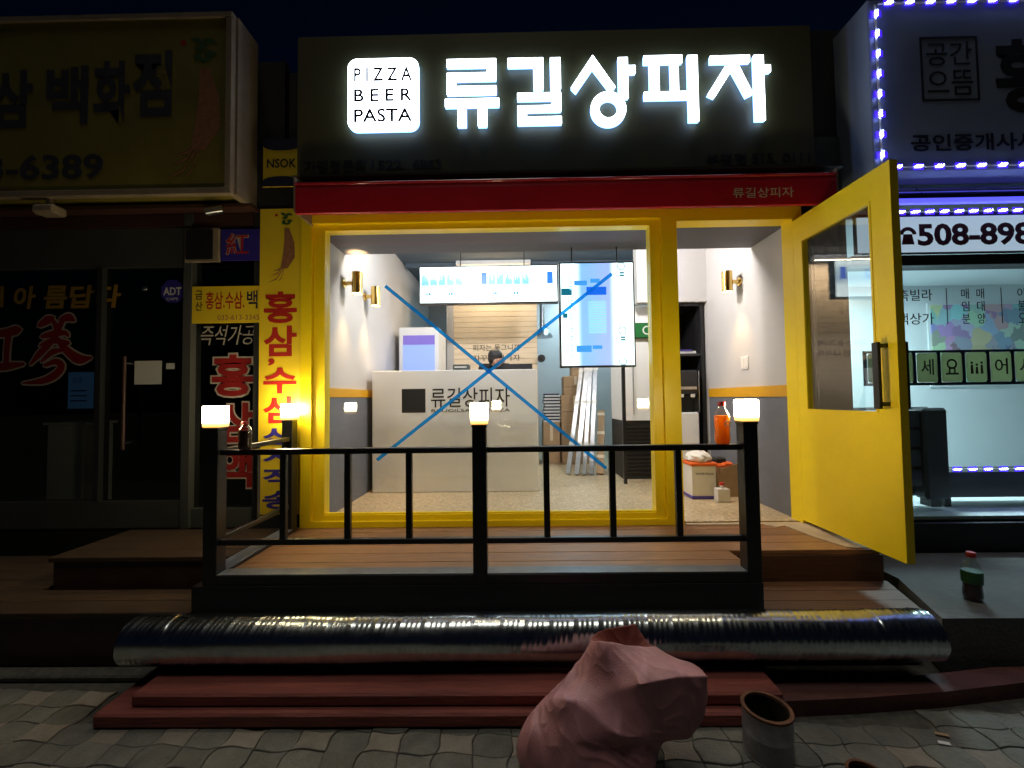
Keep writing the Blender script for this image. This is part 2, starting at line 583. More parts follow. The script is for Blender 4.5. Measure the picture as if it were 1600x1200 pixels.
def text(name, string, x0, x1, z0, z1, y, m, parent, off=0.0, depth=0.002, skew=0.0, label=None, flip=False):
    me = text_mesh(string, x0, x1, z0, z1, y, off, depth, skew, flip)
    me.name = name
    o0 = root_loc(parent)
    for v in me.vertices:
        v.co -= o0
    me.materials.append(MATS[m])
    o = bpy.data.objects.new(name, me)
    COL.objects.link(o)
    o.parent = parent
    if label:
        o['label'] = label
    return o


def light(name, kind, loc, energy, col, parent, size=0.3, sizey=None, spot=None, blend=0.5, rot=None, direction=None):
    d = bpy.data.lights.new(name, kind)
    d.energy = energy
    d.color = col
    if kind == 'AREA':
        d.size = size
        if sizey:
            d.shape = 'RECTANGLE'
            d.size_y = sizey
    elif kind == 'SPOT':
        d.spot_size = spot
        d.spot_blend = blend
        d.shadow_soft_size = size
    else:
        d.shadow_soft_size = size
    o = bpy.data.objects.new(name, d)
    COL.objects.link(o)
    o.parent = parent
    o.location = Vector(loc) - root_loc(parent)
    if direction is not None:
        o.rotation_euler = Vector(direction).to_track_quat('-Z', 'Y').to_euler()
    return o


# ================================================================== GROUND
tag(box('ground', -60, 60, -50, 80, -0.30, -0.012, 'sand_joint'), kind='structure')

# wavy interlocking pavers: two shapes that fit each other, laid in a chequer
pav = thing('pavement', None, None, (0, 0, 0))
tag(pav, kind='structure')
CW, CD = 0.148, 0.100


def paver_mesh(name, sgn, m):
    bm = bmesh.new()
    j = 0.0016
    A = 0.0085 * sgn
    out = []
    N = 6
    def side(p, q, nrm):
        for k in range(N):
            t = k / N
            w = math.sin(math.pi * t) if k else 0
            u = t if nrm[0] + nrm[1] < 0 and nrm[1] or (nrm[0] > 0) else 1 - t
            sw = 0.003 * math.sin(2 * math.pi * u)
            out.append((p[0] + (q[0] - p[0]) * t + nrm[0] * A * w + (sw if nrm[0] else 0), p[1] + (q[1] - p[1]) * t + nrm[1] * A * w + (sw if nrm[1] else 0)))
    hx, hy = CW / 2 - j, CD / 2 - j
    side((-hx, -hy), (hx, -hy), (0, -1))
    side((hx, -hy), (hx, hy), (1, 0))
    side((hx, hy), (-hx, hy), (0, 1))
    side((-hx, hy), (-hx, -hy), (-1, 0))
    lo = [bm.verts.new((x, y, -0.03)) for x, y in out]
    mi = [bm.verts.new((x, y, -0.003)) for x, y in out]
    hi = [bm.verts.new((x * 0.972, y * 0.962, 0.0)) for x, y in out]
    n = len(out)
    for a, b in ((lo, mi), (mi, hi)):
        for k in range(n):
            bm.faces.new((a[k], a[(k + 1) % n], b[(k + 1) % n], b[k]))
    bm.faces.new(hi)
    bmesh.ops.recalc_face_normals(bm, faces=bm.faces[:])
    me = bpy.data.meshes.new(name)
    bm.to_mesh(me)
    bm.free()
    me.materials.append(MATS[m])
    return me


pm_in = paver_mesh('paver', -1, 'paver_grey')
pm_in_l = paver_mesh('paver', -1, 'paver_light')
pm_out = paver_mesh('paver', 1, 'paver_grey')
rp = random.Random(3)
ang = math.radians(-2.0)
ca, sa = math.cos(ang), math.sin(ang)
for j in range(-2, 10):
    for i in range(-19, 21):
        x, y = i * CW, 1.30 + j * CD
        X, Yy = x * ca - y * sa - 0.03, x * sa + y * ca
        if Yy < 1.38 or abs(X) > 2.75:
            continue
        if -1.90 < X < 1.16 and Yy > 1.84:
            continue
        if X >= 1.16 and Yy > 1.79 + 0.10 * (X - 1.2):
            continue
        if X <= -1.90 and Yy > 2.06:
            continue
        inn = (i + j) % 2 == 0
        li = inn and i % 2 == 0 and X < 0.85
        me = (pm_in_l if li else pm_in) if inn else pm_out
        if X > 0.9 and rp.random() < 0.10:
            me = pm_in_l if inn else pm_out
        o = bpy.data.objects.new('paver', me)
        COL.objects.link(o)
        o.parent = pav
        o.location = (X, Yy, rp.uniform(-0.005, 0.002))
        o.rotation_euler = (rp.uniform(-0.012, 0.012), rp.uniform(-0.012, 0.012), ang + rp.uniform(-0.012, 0.012))

# the paving goes on towards the street and to both sides, joined as one sheet of pavers
fv, ff, fm = [], [], []
for j in range(-26, 10):
    for i in range(-48, 49):
        x, y = i * CW, 1.30 + j * CD
        X, Yy = x * ca - y * sa - 0.03, x * sa + y * ca
        if Yy >= 1.38 and abs(X) <= 2.75:
            continue
        if Yy > 1.38 and (X > 0 and Yy > 1.92 or X < 0 and Yy > 2.06):
            continue
        inn = (i + j) % 2 == 0
        src = (pm_in_l if inn and i % 2 == 0 and X < 0.85 else pm_in) if inn else pm_out
        b0 = len(fv)
        dz, tx, ty = rp.uniform(-0.005, 0.002), rp.uniform(-0.012, 0.012), rp.uniform(-0.012, 0.012)
        for v in src.vertices:
            c = v.co
            fv.append((X + c.x * ca - c.y * sa, Yy + c.x * sa + c.y * ca, c.z + dz + tx * c.y + ty * c.x))
        for p in src.polygons:
            ff.append(tuple(b0 + k for k in p.vertices))
            fm.append(1 if src is pm_in_l else 0)
me = bpy.data.meshes.new('outer_pavers')
me.from_pydata(fv, [], ff)
me.materials.append(MATS['paver_grey'])
me.materials.append(MATS['paver_light'])
me.polygons.foreach_set('material_index', fm)
o = bpy.data.objects.new('outer_pavers', me)
COL.objects.link(o)
o.parent = pav
tag(o, kind='stuff')

# low kerbs either side of the red steps
kb = B()
pts_f = [(1.14, 1.855), (1.5, 1.875), (1.9, 1.91), (2.3, 1.965), (2.9, 2.03), (3.8, 2.06), (5.2, 2.07)]
kb.slab(pts_f + [(x, min(y + 0.11, 2.095)) for x, y in pts_f[::-1]], -0.01, 0.058)
tag(kb.obj('kerb', 'kerb_red'), kind='structure')
tag(box('kerb', -5.5, -1.86, 2.09, 2.17, -0.01, 0.022, 'sand_joint', bev=0.008), kind='structure')

# ================================================================== STEPS, DECK, PORCH
st = thing('red_step', 'low red painted lower step board lying directly on the paving', 'step', (-0.45, 1.96, 0))
box('tread', -1.85, 0.95, 1.785, 2.155, 0.0, 0.060, 'red_step', st, 0.009)
st2 = thing('red_step', 'red painted upper step board carrying the silver duct', 'step', (-0.3, 1.99, 0.0605))
box('tread', -1.72, 1.135, 1.826, 1.985, 0.0605, 0.115, 'red_step', st2, 0.009)
box('tread', -1.71, 1.13, 1.990, 2.155, 0.0605, 0.113, 'red_step', st2, 0.009)

deck = thing('wooden_deck', 'raised brown plank deck in front of the yellow shopfront behind black railing', 'deck', (0, 2.6, 0))
y = 2.262
while y < 3.04:
    x1 = 1.27 if y < 2.52 else 2.18
    w = 0.1355
    box('plank', -1.70, x1, y, y + w - 0.005, 0.432, 0.4605, 'deck_wood', deck, 0.003)
    y += w
B().box(-1.72, 1.255, 2.16, 2.52, 0.0, 0.43).obj('skirt', 'black_skirt', deck)
box('base', -1.72, 2.18, 2.535, 3.09, 0.0, 0.43, 'brown_trim', deck)
box('fascia', 1.26, 2.185, 2.523, 2.533, 0.28, 0.431, 'deck_red', deck)
# thin pale slab at the door step, lying on the planks
B().slab([(1.76, 3.02), (1.82, 2.95), (1.90, 2.985), (1.93, 2.75), (2.0, 2.56), (2.05, 2.545), (2.17, 2.55), (2.17, 3.06), (1.22, 3.06), (1.22, 3.02)], 0.461, 0.467).obj('door_slab', 'pale_tan', deck)

ts = thing('entry_step', 'wooden entry step below the open yellow door', 'step', (1.67, 2.35, 0))
box('base', 1.262, 2.085, 2.20, 2.52, 0.0, 0.247, 'brown_trim', ts)
for k in range(3):
    y0 = 2.175 + k * 0.116
    B().slab([(1.262, y0), (2.075 + 0.35 * (y0 - 2.17), y0), (2.075 + 0.35 * (y0 + 0.112 - 2.17), y0 + 0.112), (1.262, y0 + 0.112)], 0.248, 0.279).obj('plank', 'deck_red', ts)

porch = thing('concrete_porch', 'blue lit concrete porch slab in front of the office with the violet lights', 'porch', (3.2, 2.5, 0))
B().slab([(2.10, 2.105), (5.4, 2.105), (5.4, 2.95), (2.30, 2.95), (2.30, 2.56)], 0.0, 0.277).obj('slab', 'concrete', porch)

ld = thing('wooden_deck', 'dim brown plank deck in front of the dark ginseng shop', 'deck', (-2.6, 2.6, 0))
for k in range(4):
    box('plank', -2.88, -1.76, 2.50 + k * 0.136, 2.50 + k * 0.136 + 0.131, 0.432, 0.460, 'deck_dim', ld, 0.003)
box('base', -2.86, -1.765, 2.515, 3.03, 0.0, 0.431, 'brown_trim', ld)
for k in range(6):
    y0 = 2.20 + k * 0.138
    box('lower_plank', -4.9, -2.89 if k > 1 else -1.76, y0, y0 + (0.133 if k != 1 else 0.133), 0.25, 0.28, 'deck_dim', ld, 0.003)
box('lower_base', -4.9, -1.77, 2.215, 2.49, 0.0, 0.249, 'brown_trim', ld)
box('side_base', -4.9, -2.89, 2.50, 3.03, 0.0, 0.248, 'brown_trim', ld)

# ------------------------------------------------------------------ railing
rail = thing('railing', 'black metal railing round the front deck with square posts', 'railing', (-0.2, 2.2, 0.46))
P = [(-1.635, 2.205), (-0.205, 2.205), (1.22, 2.205)]
for (px_, py_) in P:
    B().box(px_ - 0.0375, px_ + 0.0375, py_ - 0.0375, py_ + 0.0375, 0.12, 1.245, 0.003).obj('post', 'black_metal', rail)
B().box(-1.69, -1.615, 2.92, 2.995, 0.461, 1.245, 0.003).obj('post', 'black_metal', rail)
for a, b_ in ((-1.5975, -0.2425), (-0.1675, 1.1825)):
    B().box(a, b_, 2.185, 2.225, 1.112, 1.142, 0.003).obj('top_rail', 'black_metal', rail)
    B().box(a, b_, 2.190, 2.222, 0.632, 0.662, 0.003).obj('lower_rail', 'black_metal', rail)
    B().box(a, b_, 2.168, 2.256, 0.4305, 0.482, 0.003).obj('bottom_beam', 'black_metal', rail)
    B().box(a, b_, 2.170, 2.254, 0.4822, 0.488).obj('beam_cap', 'rail_top_metal', rail)
for bx in (-1.262, -0.915, -0.585, 0.15, 0.50, 0.85):
    B().box(bx - 0.016, bx + 0.016, 2.192, 2.220, 0.6625, 1.1115, 0.002).obj('baluster', 'black_metal', rail)
# side return to the back post
B().box(-1.665, -1.625, 2.2430, 2.9195, 1.112, 1.142, 0.003).obj('top_rail', 'black_metal', rail)
B().box(-1.662, -1.630, 2.2430, 2.9195, 0.632, 0.662, 0.003).obj('lower_rail', 'black_metal', rail)
B().box(-1.698, -1.605, 2.2570, 2.9195, 0.461, 0.483, 0.003).obj('bottom_beam', 'black_metal', rail)
B().box(-1.696, -1.607, 2.2570, 2.9195, 0.4832, 0.489).obj('beam_cap', 'rail_top_metal', rail)
B().box(-1.660, -1.632, 2.56, 2.592, 0.6625, 1.1115, 0.002).obj('baluster', 'black_metal', rail)


def post_lamp(x, y, label, s=0.044):
    t = thing('post_lamp', label, 'lamp', (x, y, 1.2455), 'lamps on the railing posts')
    B().box(x - 0.040, x + 0.040, y - 0.040, y + 0.040, 1.2455, 1.262, 0.002).obj('lamp_base', 'black_metal', t)
    B().box(x - s, x + s, y - s, y + s, 1.2625, 1.377, 0.008, 2).obj('lamp_shade', 'lamp_glow', t, smooth=True)
    return t


post_lamp(P[0][0], P[0][1], 'glowing cube lamp on the front left railing post beside the dark bottle')
post_lamp(P[1][0], P[1][1], 'glowing cube lamp on the middle railing post')
post_lamp(P[2][0], P[2][1], 'glowing cube lamp on the right railing post beside the orange bottle')
post_lamp(-1.6525, 2.9575, 'glowing cube lamp on the rear railing post by the yellow banner')

# ================================================================== PIZZA SHOP BUILDING
FZ = 0.468
shop = thing('pizza_shop', 'yellow fronted pizza shop with lit interior behind a large window', 'shop', (0.2, 3.1, 0))
box('floor', -1.60, 2.16, 3.09, 7.25, 0.30, FZ, 'terrazzo', shop)
# left wall: plaster, stripe, dark dado
box('left_wall', -1.68, -1.53, 3.16, 7.25, FZ, 3.25, 'white_plaster', shop)
box('dado', -1.5299, -1.522, 3.16, 7.2, FZ + 0.001, 1.425, 'grey_plaster', shop)
box('wall_stripe', -1.5299, -1.516, 3.16, 7.2, 1.4255, 1.50, 'orange_stripe', shop)
box('right_wall', 2.085, 2.22, 3.16, 7.25, FZ, 3.25, 'white_plaster', shop)
box('dado', 2.077, 2.0849, 3.16, 4.46, FZ + 0.001, 1.385, 'grey_plaster', shop)
box('wall_stripe', 2.071, 2.0849, 3.16, 4.46, 1.3855, 1.475, 'orange_stripe', shop)
box('back_wall', -1.5295, 2.0845, 7.1, 7.25, FZ, 3.25, 'white_plaster', shop)
box('ceiling', -1.68, 2.22, 3.62, 7.25, 3.2505, 3.32, 'dark_ceiling', shop)
box('bulkhead', -1.5295, 2.0845, 3.162, 3.615, 2.705, 3.25, 'bulkhead_grey', shop)
# return wall over the tall black cupboard
box('header_wall', 1.33, 2.0845, 4.47, 4.60, 2.43, 3.25, 'white_plaster', shop)
# duct runs and pipes in the open ceiling
for yy in (4.6, 5.5, 6.3):
    box('ceiling_beam', -1.5, 2.05, yy, yy + 0.05, 3.19, 3.25, 'dark_ceiling', shop)
# exterior shell
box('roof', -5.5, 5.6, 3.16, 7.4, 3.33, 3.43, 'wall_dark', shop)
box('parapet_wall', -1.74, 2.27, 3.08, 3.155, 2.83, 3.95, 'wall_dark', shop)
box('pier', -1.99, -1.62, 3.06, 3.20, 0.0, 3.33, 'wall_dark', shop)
box('pier', 2.20, 2.44, 3.04, 3.20, 0.0, 3.33, 'shop_grey', shop)
# yellow window frame
wf = thing('shop_window', None, None, (0, 0, 0))
bpy.data.objects.remove(wf)
fr = B()
fr.box(-1.615, -1.535, 3.03, 3.155, 0.4615, 2.80)
fr.box(1.085, 1.205, 3.03, 3.155, 0.4615, 2.80)
fr.box(-1.535, 1.085, 3.03, 3.155, 2.735, 2.80)
fr.box(-1.535, 1.085, 3.03, 3.155, 0.4615, 0.505)
wfr = fr.obj('window_frame', 'yellow_paint', shop)
fi = B()
fi.box(-1.535, -1.448, 3.06, 3.145, 0.505, 2.735)
fi.box(1.012, 1.085, 3.06, 3.145, 0.505, 2.735)
fi.box(-1.448, 1.012, 3.06, 3.145, 2.69, 2.735)
fi.box(-1.448, 1.012, 3.06, 3.145, 0.505, 0.545)
fi.obj('inner_frame', 'yellow_paint', wfr)
box('glazing_bead', -1.448, 1.012, 3.075, 3.085, 0.545, 0.556, 'yellow_paint', wfr)
box('pane', -1.447, 1.011, 3.100, 3.108, 0.5455, 2.6895, 'window_glass', wfr)
df = B()
df.box(1.205, 2.06, 3.03, 3.155, 2.705, 2.80)
df.box(2.06, 2.13, 3.03, 3.155, 0.468, 2.80)
df.obj('door_frame', 'yellow_paint', shop)

# blue tape cross on the glass
tp = thing('tape_cross', 'blue tape stuck as a large X on the shop window', 'tape', (-0.17, 3.098, 1.55))
for a, b_, yy in (((-1.0, 2.27), (0.66, 0.865), 3.0975), ((0.73, 2.335), (-1.065, 0.945), 3.0960)):
    a, b_ = Vector(a), Vector(b_)
    d = (b_ - a).normalized()
    n_ = Vector((-d.y, d.x)) * 0.0125
    B().plate([tuple(a + n_), tuple(b_ + n_), tuple(b_ - n_), tuple(a - n_)], yy - 0.001, yy).obj('tape_strip', 'tape_blue', tp)

# open door
door = thing('shop_door', 'yellow shop door with glass upper half standing open', 'door', (2.08, 3.03, 0.48))
DX0, DX1, DY0, DY1, DZ0, DZ1 = 2.060, 2.105, 2.235, 3.028, 0.492, 2.685
GY0, GY1, GZ0, GZ1 = 2.365, 2.945, 1.285, 2.515
dl = B()
dl.box(DX0, DX1, DY0, GY0, DZ0, DZ1)
dl.box(DX0, DX1, GY1, DY1, DZ0, DZ1)
dl.box(DX0, DX1, GY0, GY1, GZ1, DZ1)
dl.box(DX0, DX1, GY0, GY1, DZ0, GZ0)
leaf = dl.obj('door_leaf', 'yellow_paint', door)
box('pane', DX0 + 0.018, DX0 + 0.026, GY0, GY1, GZ0, GZ1, 'door_glass', door)
bd = B()
bd.box(DX0 - 0.004, DX0 + 0.010, GY0, GY0 + 0.012, GZ0, GZ1)
bd.box(DX0 - 0.004, DX0 + 0.010, GY1 - 0.012, GY1, GZ0, GZ1)
bd.box(DX0 - 0.004, DX0 + 0.010, GY0 + 0.012, GY1 - 0.012, GZ0, GZ0 + 0.012)
bd.box(DX0 - 0.004, DX0 + 0.010, GY0 + 0.012, GY1 - 0.012, GZ1 - 0.012, GZ1)
bd.obj('glazing_bead', 'yellow_paint', leaf)
for sx, x0 in ((-1, DX0), (1, DX1)):
    h = B()
    xo = x0 + sx * 0.045
    h.box(min(xo, xo + sx * 0.018), max(xo, xo + sx * 0.018), 2.285, 2.325, 1.315, 1.685, 0.002)
    for zz in (1.33, 1.655):
        h.box(min(x0, xo), max(x0, xo), 2.29, 2.32, zz, zz + 0.022)
    h.obj('handle', 'black_metal', door)
for zz in (0.8, 2.4):
    B().cyl((2.075, 3.032, zz - 0.05), (2.075, 3.032, zz + 0.05), 0.008, n=10).obj('hinge', 'steel', door, smooth=True)

# red folded awning
aw = thing('red_awning', 'folded dark red awning with a white printed name over the shopfront', 'awning', (0.3, 2.9, 2.7))
prof = [(3.06, 2.985), (2.90, 2.965), (2.815, 2.925), (2.795, 2.90), (2.79, 2.87), (2.79, 2.705), (2.80, 2.700), (2.83, 2.71), (2.84, 2.86), (3.06, 2.90)]
ab = B()
a_ = [ab.bm.verts.new((-1.53, yy, zz)) for yy, zz in prof]
b2_ = [ab.bm.verts.new((2.21, yy, zz)) for yy, zz in prof]
ab.bm.faces.new(a_)
ab.bm.faces.new(b2_[::-1])
for k in range(len(prof)):
    ab.bm.faces.new((a_[k], b2_[k], b2_[(k + 1) % len(prof)], a_[(k + 1) % len(prof)]))
ab.obj('valance', 'red_vinyl', aw)
B().cyl((-1.535, 2.800, 2.915), (2.215, 2.800, 2.915), 0.011, n=12).obj('front_bar', 'red_gloss', aw, smooth=True)
box('flashing', -1.58, 2.30, 2.83, 3.07, 2.988, 2.996, 'shop_grey', aw)
for xx in (-1.545, 2.213):
    box('end_cap', xx, xx + 0.012, 2.795, 3.05, 2.72, 2.96, 'sign_frame', aw)
text('lettering', '류길상피자', 1.50, 1.915, 2.755, 2.825, 2.7885, 'ink_silver', aw, depth=0.001)

# main illuminated sign
sg = thing('shop_sign', 'dark olive sign panel with glowing white Korean letters and a lit logo', 'sign', (0.3, 3.0, 3.05))
B().box(-1.60, 2.18, 2.935, 3.075, 3.055, 4.105, 0.006).obj('panel', 'sign_olive', sg)
GLY = [
    ('류', [[(-0.477,3.840), (-0.122,3.840), (-0.122,3.786), (-0.477,3.786)], [(-0.187,3.786), (-0.122,3.786), (-0.122,3.738), (-0.187,3.738)], [(-0.477,3.738), (-0.122,3.738), (-0.122,3.686), (-0.477,3.686)], [(-0.477,3.686), (-0.411,3.686), (-0.411,3.640), (-0.477,3.640)], [(-0.477,3.640), (-0.120,3.640), (-0.120,3.584), (-0.477,3.584)], [(-0.490,3.548), (-0.103,3.548), (-0.103,3.492), (-0.490,3.492)], [(-0.401,3.492), (-0.338,3.492), (-0.338,3.346), (-0.401,3.346)], [(-0.255,3.492), (-0.191,3.492), (-0.191,3.346), (-0.255,3.346)]]),
    ('길', [[(-0.038,3.838), (0.216,3.838), (0.216,3.778), (-0.038,3.778)], [(0.146,3.778), (0.216,3.778), (0.216,3.608), (0.146,3.608)], [(0.267,3.836), (0.340,3.836), (0.340,3.606), (0.267,3.606)], [(0.028,3.580), (0.340,3.580), (0.340,3.531), (0.028,3.531)], [(0.272,3.531), (0.340,3.531), (0.340,3.487), (0.272,3.487)], [(0.028,3.487), (0.340,3.487), (0.340,3.446), (0.028,3.446)], [(0.028,3.446), (0.094,3.446), (0.094,3.405), (0.028,3.405)], [(0.028,3.405), (0.342,3.405), (0.342,3.352), (0.028,3.352)]]),
    ('상', [[(0.571,3.848), (0.413,3.613), (0.448,3.576), (0.569,3.750), (0.687,3.584), (0.729,3.611)], [(0.752,3.826), (0.820,3.826), (0.820,3.530), (0.752,3.530)], [(0.820,3.766), (0.874,3.766), (0.874,3.711), (0.820,3.711)]]),
    ('피', [[(0.935,3.834), (1.208,3.834), (1.208,3.780), (0.935,3.780)], [(0.974,3.780), (1.042,3.780), (1.042,3.568), (0.974,3.568)], [(1.123,3.780), (1.179,3.780), (1.179,3.568), (1.123,3.568)], [(0.932,3.568), (1.246,3.568), (1.246,3.517), (0.932,3.517)], [(1.246,3.830), (1.316,3.830), (1.316,3.350), (1.246,3.350)]]),
    ('자', [[(1.407,3.822), (1.687,3.822), (1.687,3.773), (1.407,3.773)], [(1.530,3.773), (1.597,3.773), (1.702,3.540), (1.655,3.517), (1.557,3.716), (1.429,3.517), (1.382,3.541)], [(1.715,3.820), (1.784,3.820), (1.784,3.347), (1.715,3.347)], [(1.784,3.748), (1.832,3.748), (1.832,3.698), (1.784,3.698)]]),
]


def channel(polys, ringspec, parent):
    """one lit channel letter: coloured can standing off the panel with a bright face on it"""
    can, face = B(), B()
    k = 2.90 / 2.86
    for p in polys:
        p = [(x * k, 1.4 + (z - 1.4) * k) for x, z in p]
        can.plate(p, 2.904, 2.926)
        face.plate(p, 2.897, 2.9035)
    if ringspec:
        cx, cz, ro, ri = ringspec
        cx, cz, ro, ri = cx * k, 1.4 + (cz - 1.4) * k, ro * k, ri * k
        can.ring(cx, cz, ro, ri, 2.904, 2.926, 40)
        face.ring(cx, cz, ro, ri, 2.897, 2.9035, 40)
    c = can.obj('letter', 'sign_edge', parent)
    face.obj('letter_face', 'sign_light', c)
    return c


for ch, polys in GLY:
    channel(polys, (0.676, 3.452, 0.126, 0.065) if ch == '상' else None, sg)
# rounded logo plate
def rrect(x0, x1, z0, z1, r, n=6):
    out = []
    for cx, cz, a0 in ((x1 - r, z1 - r, 0), (x0 + r, z1 - r, 90), (x0 + r, z0 + r, 180), (x1 - r, z0 + r, 270)):
        for k in range(n + 1):
            a = math.radians(a0 + 90 * k / n)
            out.append((cx + r * math.cos(a), cz + r * math.sin(a)))
    return out
lg = B().plate(rrect(-1.207, -0.689, 3.355, 3.893, 0.068), 2.904, 2.926).obj('logo_plate', 'sign_edge', sg)
B().plate(rrect(-1.207, -0.689, 3.355, 3.893, 0.068), 2.897, 2.9035).obj('logo_face', 'sign_light', lg)
for s_, z0, z1 in (('PIZZA', 3.722, 3.824), ('BEER', 3.570, 3.665), ('PASTA', 3.416, 3.517)):
    text('logo_lettering', s_ if s_ == 'PASTA' else ' '.join(s_), -1.162, -0.737, z0, z1, 2.8965, 'ink_navy', lg, off=0.02, depth=0.002)
for w_, x0, x1, z0, z1 in (('가맹점문의', -1.545, -1.09, 3.075, 3.165), ('1522.', -1.045, -0.80, 3.088, 3.158), ('6863', -0.745, -0.535, 3.088, 3.158), ('부평점', 1.395, 1.68, 3.072, 3.155), ('515.', 1.725, 1.90, 3.083, 3.150), ('0111', 1.945, 2.14, 3.083, 3.150)):
    text('lettering', w_, x0, x1, z0, z1, 2.9345, 'ink_black', sg, off=0.012, depth=0.0015)

# ================================================================== PIZZA SHOP INTERIOR
# ceiling lamps
for k, (lx, ly) in enumerate(((-0.55, 3.70), (1.1, 3.70))):
    t = thing('ceiling_lamp', ('round white ceiling lamp over the counter', 'round white ceiling lamp near the door')[k], 'lamp', (lx, ly, 3.25), 'round ceiling lamps in the pizza shop')
    B().cyl((lx, ly, 3.205), (lx, ly, 3.25), 0.07, n=28).obj('housing', 'white_enamel', t, smooth=True)
    B().cyl((lx, ly, 3.09), (lx, ly, 3.2045), 0.008, n=8).obj('stem', 'white_enamel', t)
    B().sphere((lx, ly, 3.01), 0.075, 0.075, 0.078, 24).obj('globe', 'ceiling_led', t, smooth=True)
    light('lamp_light', 'POINT', (lx, ly, 2.90), 66, (1.0, 0.93, 0.88), t, 0.07)
t = thing('kitchen_lamp', 'long fluorescent lamp on the ceiling of the kitchen passage', 'lamp', (0.9, 6.2, 3.25))
box('housing', 0.85, 0.95, 5.7, 6.9, 3.215, 3.25, 'white_enamel', t)
box('tube', 0.875, 0.925, 5.72, 6.88, 3.19, 3.2145, 'ceiling_led', t)
light('lamp_light', 'AREA', (0.9, 6.3, 3.18), 30, (0.48, 0.82, 1.0), t, 0.1, 1.1, direction=(0, 0, -1))

# wall sconces
def sconce(x, y, z, wall, label):
    s = 1 if wall < x else -1
    t = thing('wall_sconce', label, 'wall lamp', (wall, y, z), 'brass wall lamps in the pizza shop')
    B().cyl((wall + s * 0.001, y, z), (wall + s * 0.015, y, z), 0.04, n=20).obj('wall_plate', 'brass', t, smooth=True)
    B().cyl((wall + s * 0.015, y, z), (x - s * 0.045, y, z), 0.018, n=14).obj('arm', 'brass', t, smooth=True)
    B().cyl((x, y, z - 0.095), (x, y, z + 0.095), 0.046, n=28, caps=False).obj('lamp_tube', 'brass', t, smooth=True)
    for d in (-1, 1):
        B().cyl((x, y, z + d * 0.078), (x, y, z + d * 0.088), 0.042, n=24).obj('bulb', 'sconce_glow', t, smooth=True)
        light('lamp_light', 'SPOT', (x, y, z + d * 0.092), 24, (1.0, 0.62, 0.25), t, 0.03, spot=math.radians(70), blend=0.8, direction=(0, 0, d))


sconce(-1.405, 3.58, 2.435, -1.53, 'brass tube wall lamp on the left wall nearest the window')
sconce(-1.415, 4.08, 2.44, -1.53, 'brass tube wall lamp on the left wall farther back')
sconce(1.965, 3.80, 2.455, 2.085, 'brass tube wall lamp on the right wall seen through the doorway')

sw = thing('switch_plate', 'white wall switch plate on the right wall', 'switch', (2.084, 3.76, 1.70))
box('plate', 2.077, 2.0845, 3.70, 3.82, 1.635, 1.755, 'paper_white', sw, 0.002)
for k in range(2):
    box('rocker', 2.073, 2.0768, 3.712 + k * 0.052, 3.756 + k * 0.052, 1.65, 1.74, 'plastic_white', sw)

# counter
ct = thing('service_counter', 'white service counter printed with a black square and the shop name', 'counter', (-0.63, 4.4, FZ))
B().box(-1.465, 0.20, 4.12, 4.72, FZ + 0.001, 1.69, 0.004).obj('body', 'counter_white', ct)
box('logo_square', -1.165, -0.925, 4.1185, 4.1198, 1.265, 1.505, 'ink_black', ct)
text('lettering', '류길상피자', -0.87, -0.075, 1.315, 1.51, 4.119, 'ink_black', ct, off=0.004, depth=0.001)
text('small_lettering', 'RYUGILSANG PIZZA', -0.865, -0.075, 1.268, 1.297, 4.119, 'ink_black', ct, depth=0.001)
# loose film sheet over the counter front
fb = bmesh.new()
vs = {}
for i in range(81):
    for j in range(41):
        x = -1.46 + 1.655 * i / 80
        z = 0.50 + 0.74 * j / 40
        yy = 4.106 - 0.010 * (1 - 2 * abs(noise.noise((x * 2.2 - z * 5, z * 8 + x * 1.5, 0.3)))) * 0.5 - 0.004 * (1 - 2 * abs(noise.noise((x * 6, z * 16 + x * 5, 4))))
        vs[i, j] = fb.verts.new((x, yy, z + 0.03 * noise.noise((x * 2, 1, 1))))
for i in range(80):
    for j in range(40):
        fb.faces.new((vs[i, j], vs[i + 1, j], vs[i + 1, j + 1], vs[i, j + 1]))
film = B()
film.bm.free()
film.bm = fb
fo = film.obj('protective_film', 'film_clear', ct, smooth=True)
# monitor / till
mo = thing('till_monitor', 'black till monitor standing on the counter beside the worker', 'monitor', (-0.05, 4.5, 1.69))
box('screen', -0.13, 0.17, 4.50, 4.525, 1.715, 1.775, 'black_matte', mo)
box('stand', -0.02, 0.06, 4.49, 4.54, 1.6905, 1.7145, 'black_matte', mo)
mo2 = thing('receipt_printer', 'small grey printer on the counter left of the worker', 'printer', (-0.62, 4.5, 1.69))
box('body', -0.70, -0.52, 4.45, 4.58, 1.6905, 1.775, 'shop_grey', mo2, 0.008)
box('paper_slot', -0.68, -0.55, 4.445, 4.4495, 1.74, 1.75, 'paper_white', mo2)

# hanging menu light boxes
mh = thing('menu_lightbox', 'wide horizontal lit menu box hanging over the counter', 'menu board', (-0.32, 4.75, 2.50))
B().box(-1.130, 0.492, 4.725, 4.815, 2.503, 2.950, 0.004).obj('case', 'black_metal', mh)
box('panel', -1.116, 0.478, 4.716, 4.7245, 2.519, 2.934, 'menu_wide', mh)
for x0 in (-0.400, 0.365):
    box('blue_mark', x0, x0 + 0.062, 4.7135, 4.7155, 2.727, 2.862, 'menu_blue', mh)
pr = random.Random(5)
pb = B()
for grp, x0 in ((0, -1.09), (1, -0.315)):
    for k in range(5):
        for q in range(6):
            xx = x0 + k * 0.098 + q * 0.0125
            pb.box(xx, xx + 0.008, 4.7135, 4.7155, 2.727 - pr.uniform(0, 0.01), 2.77 + pr.uniform(0.0, 0.08))
tag(pb.obj('print_lines', 'menu_grey', mh), kind='stuff')
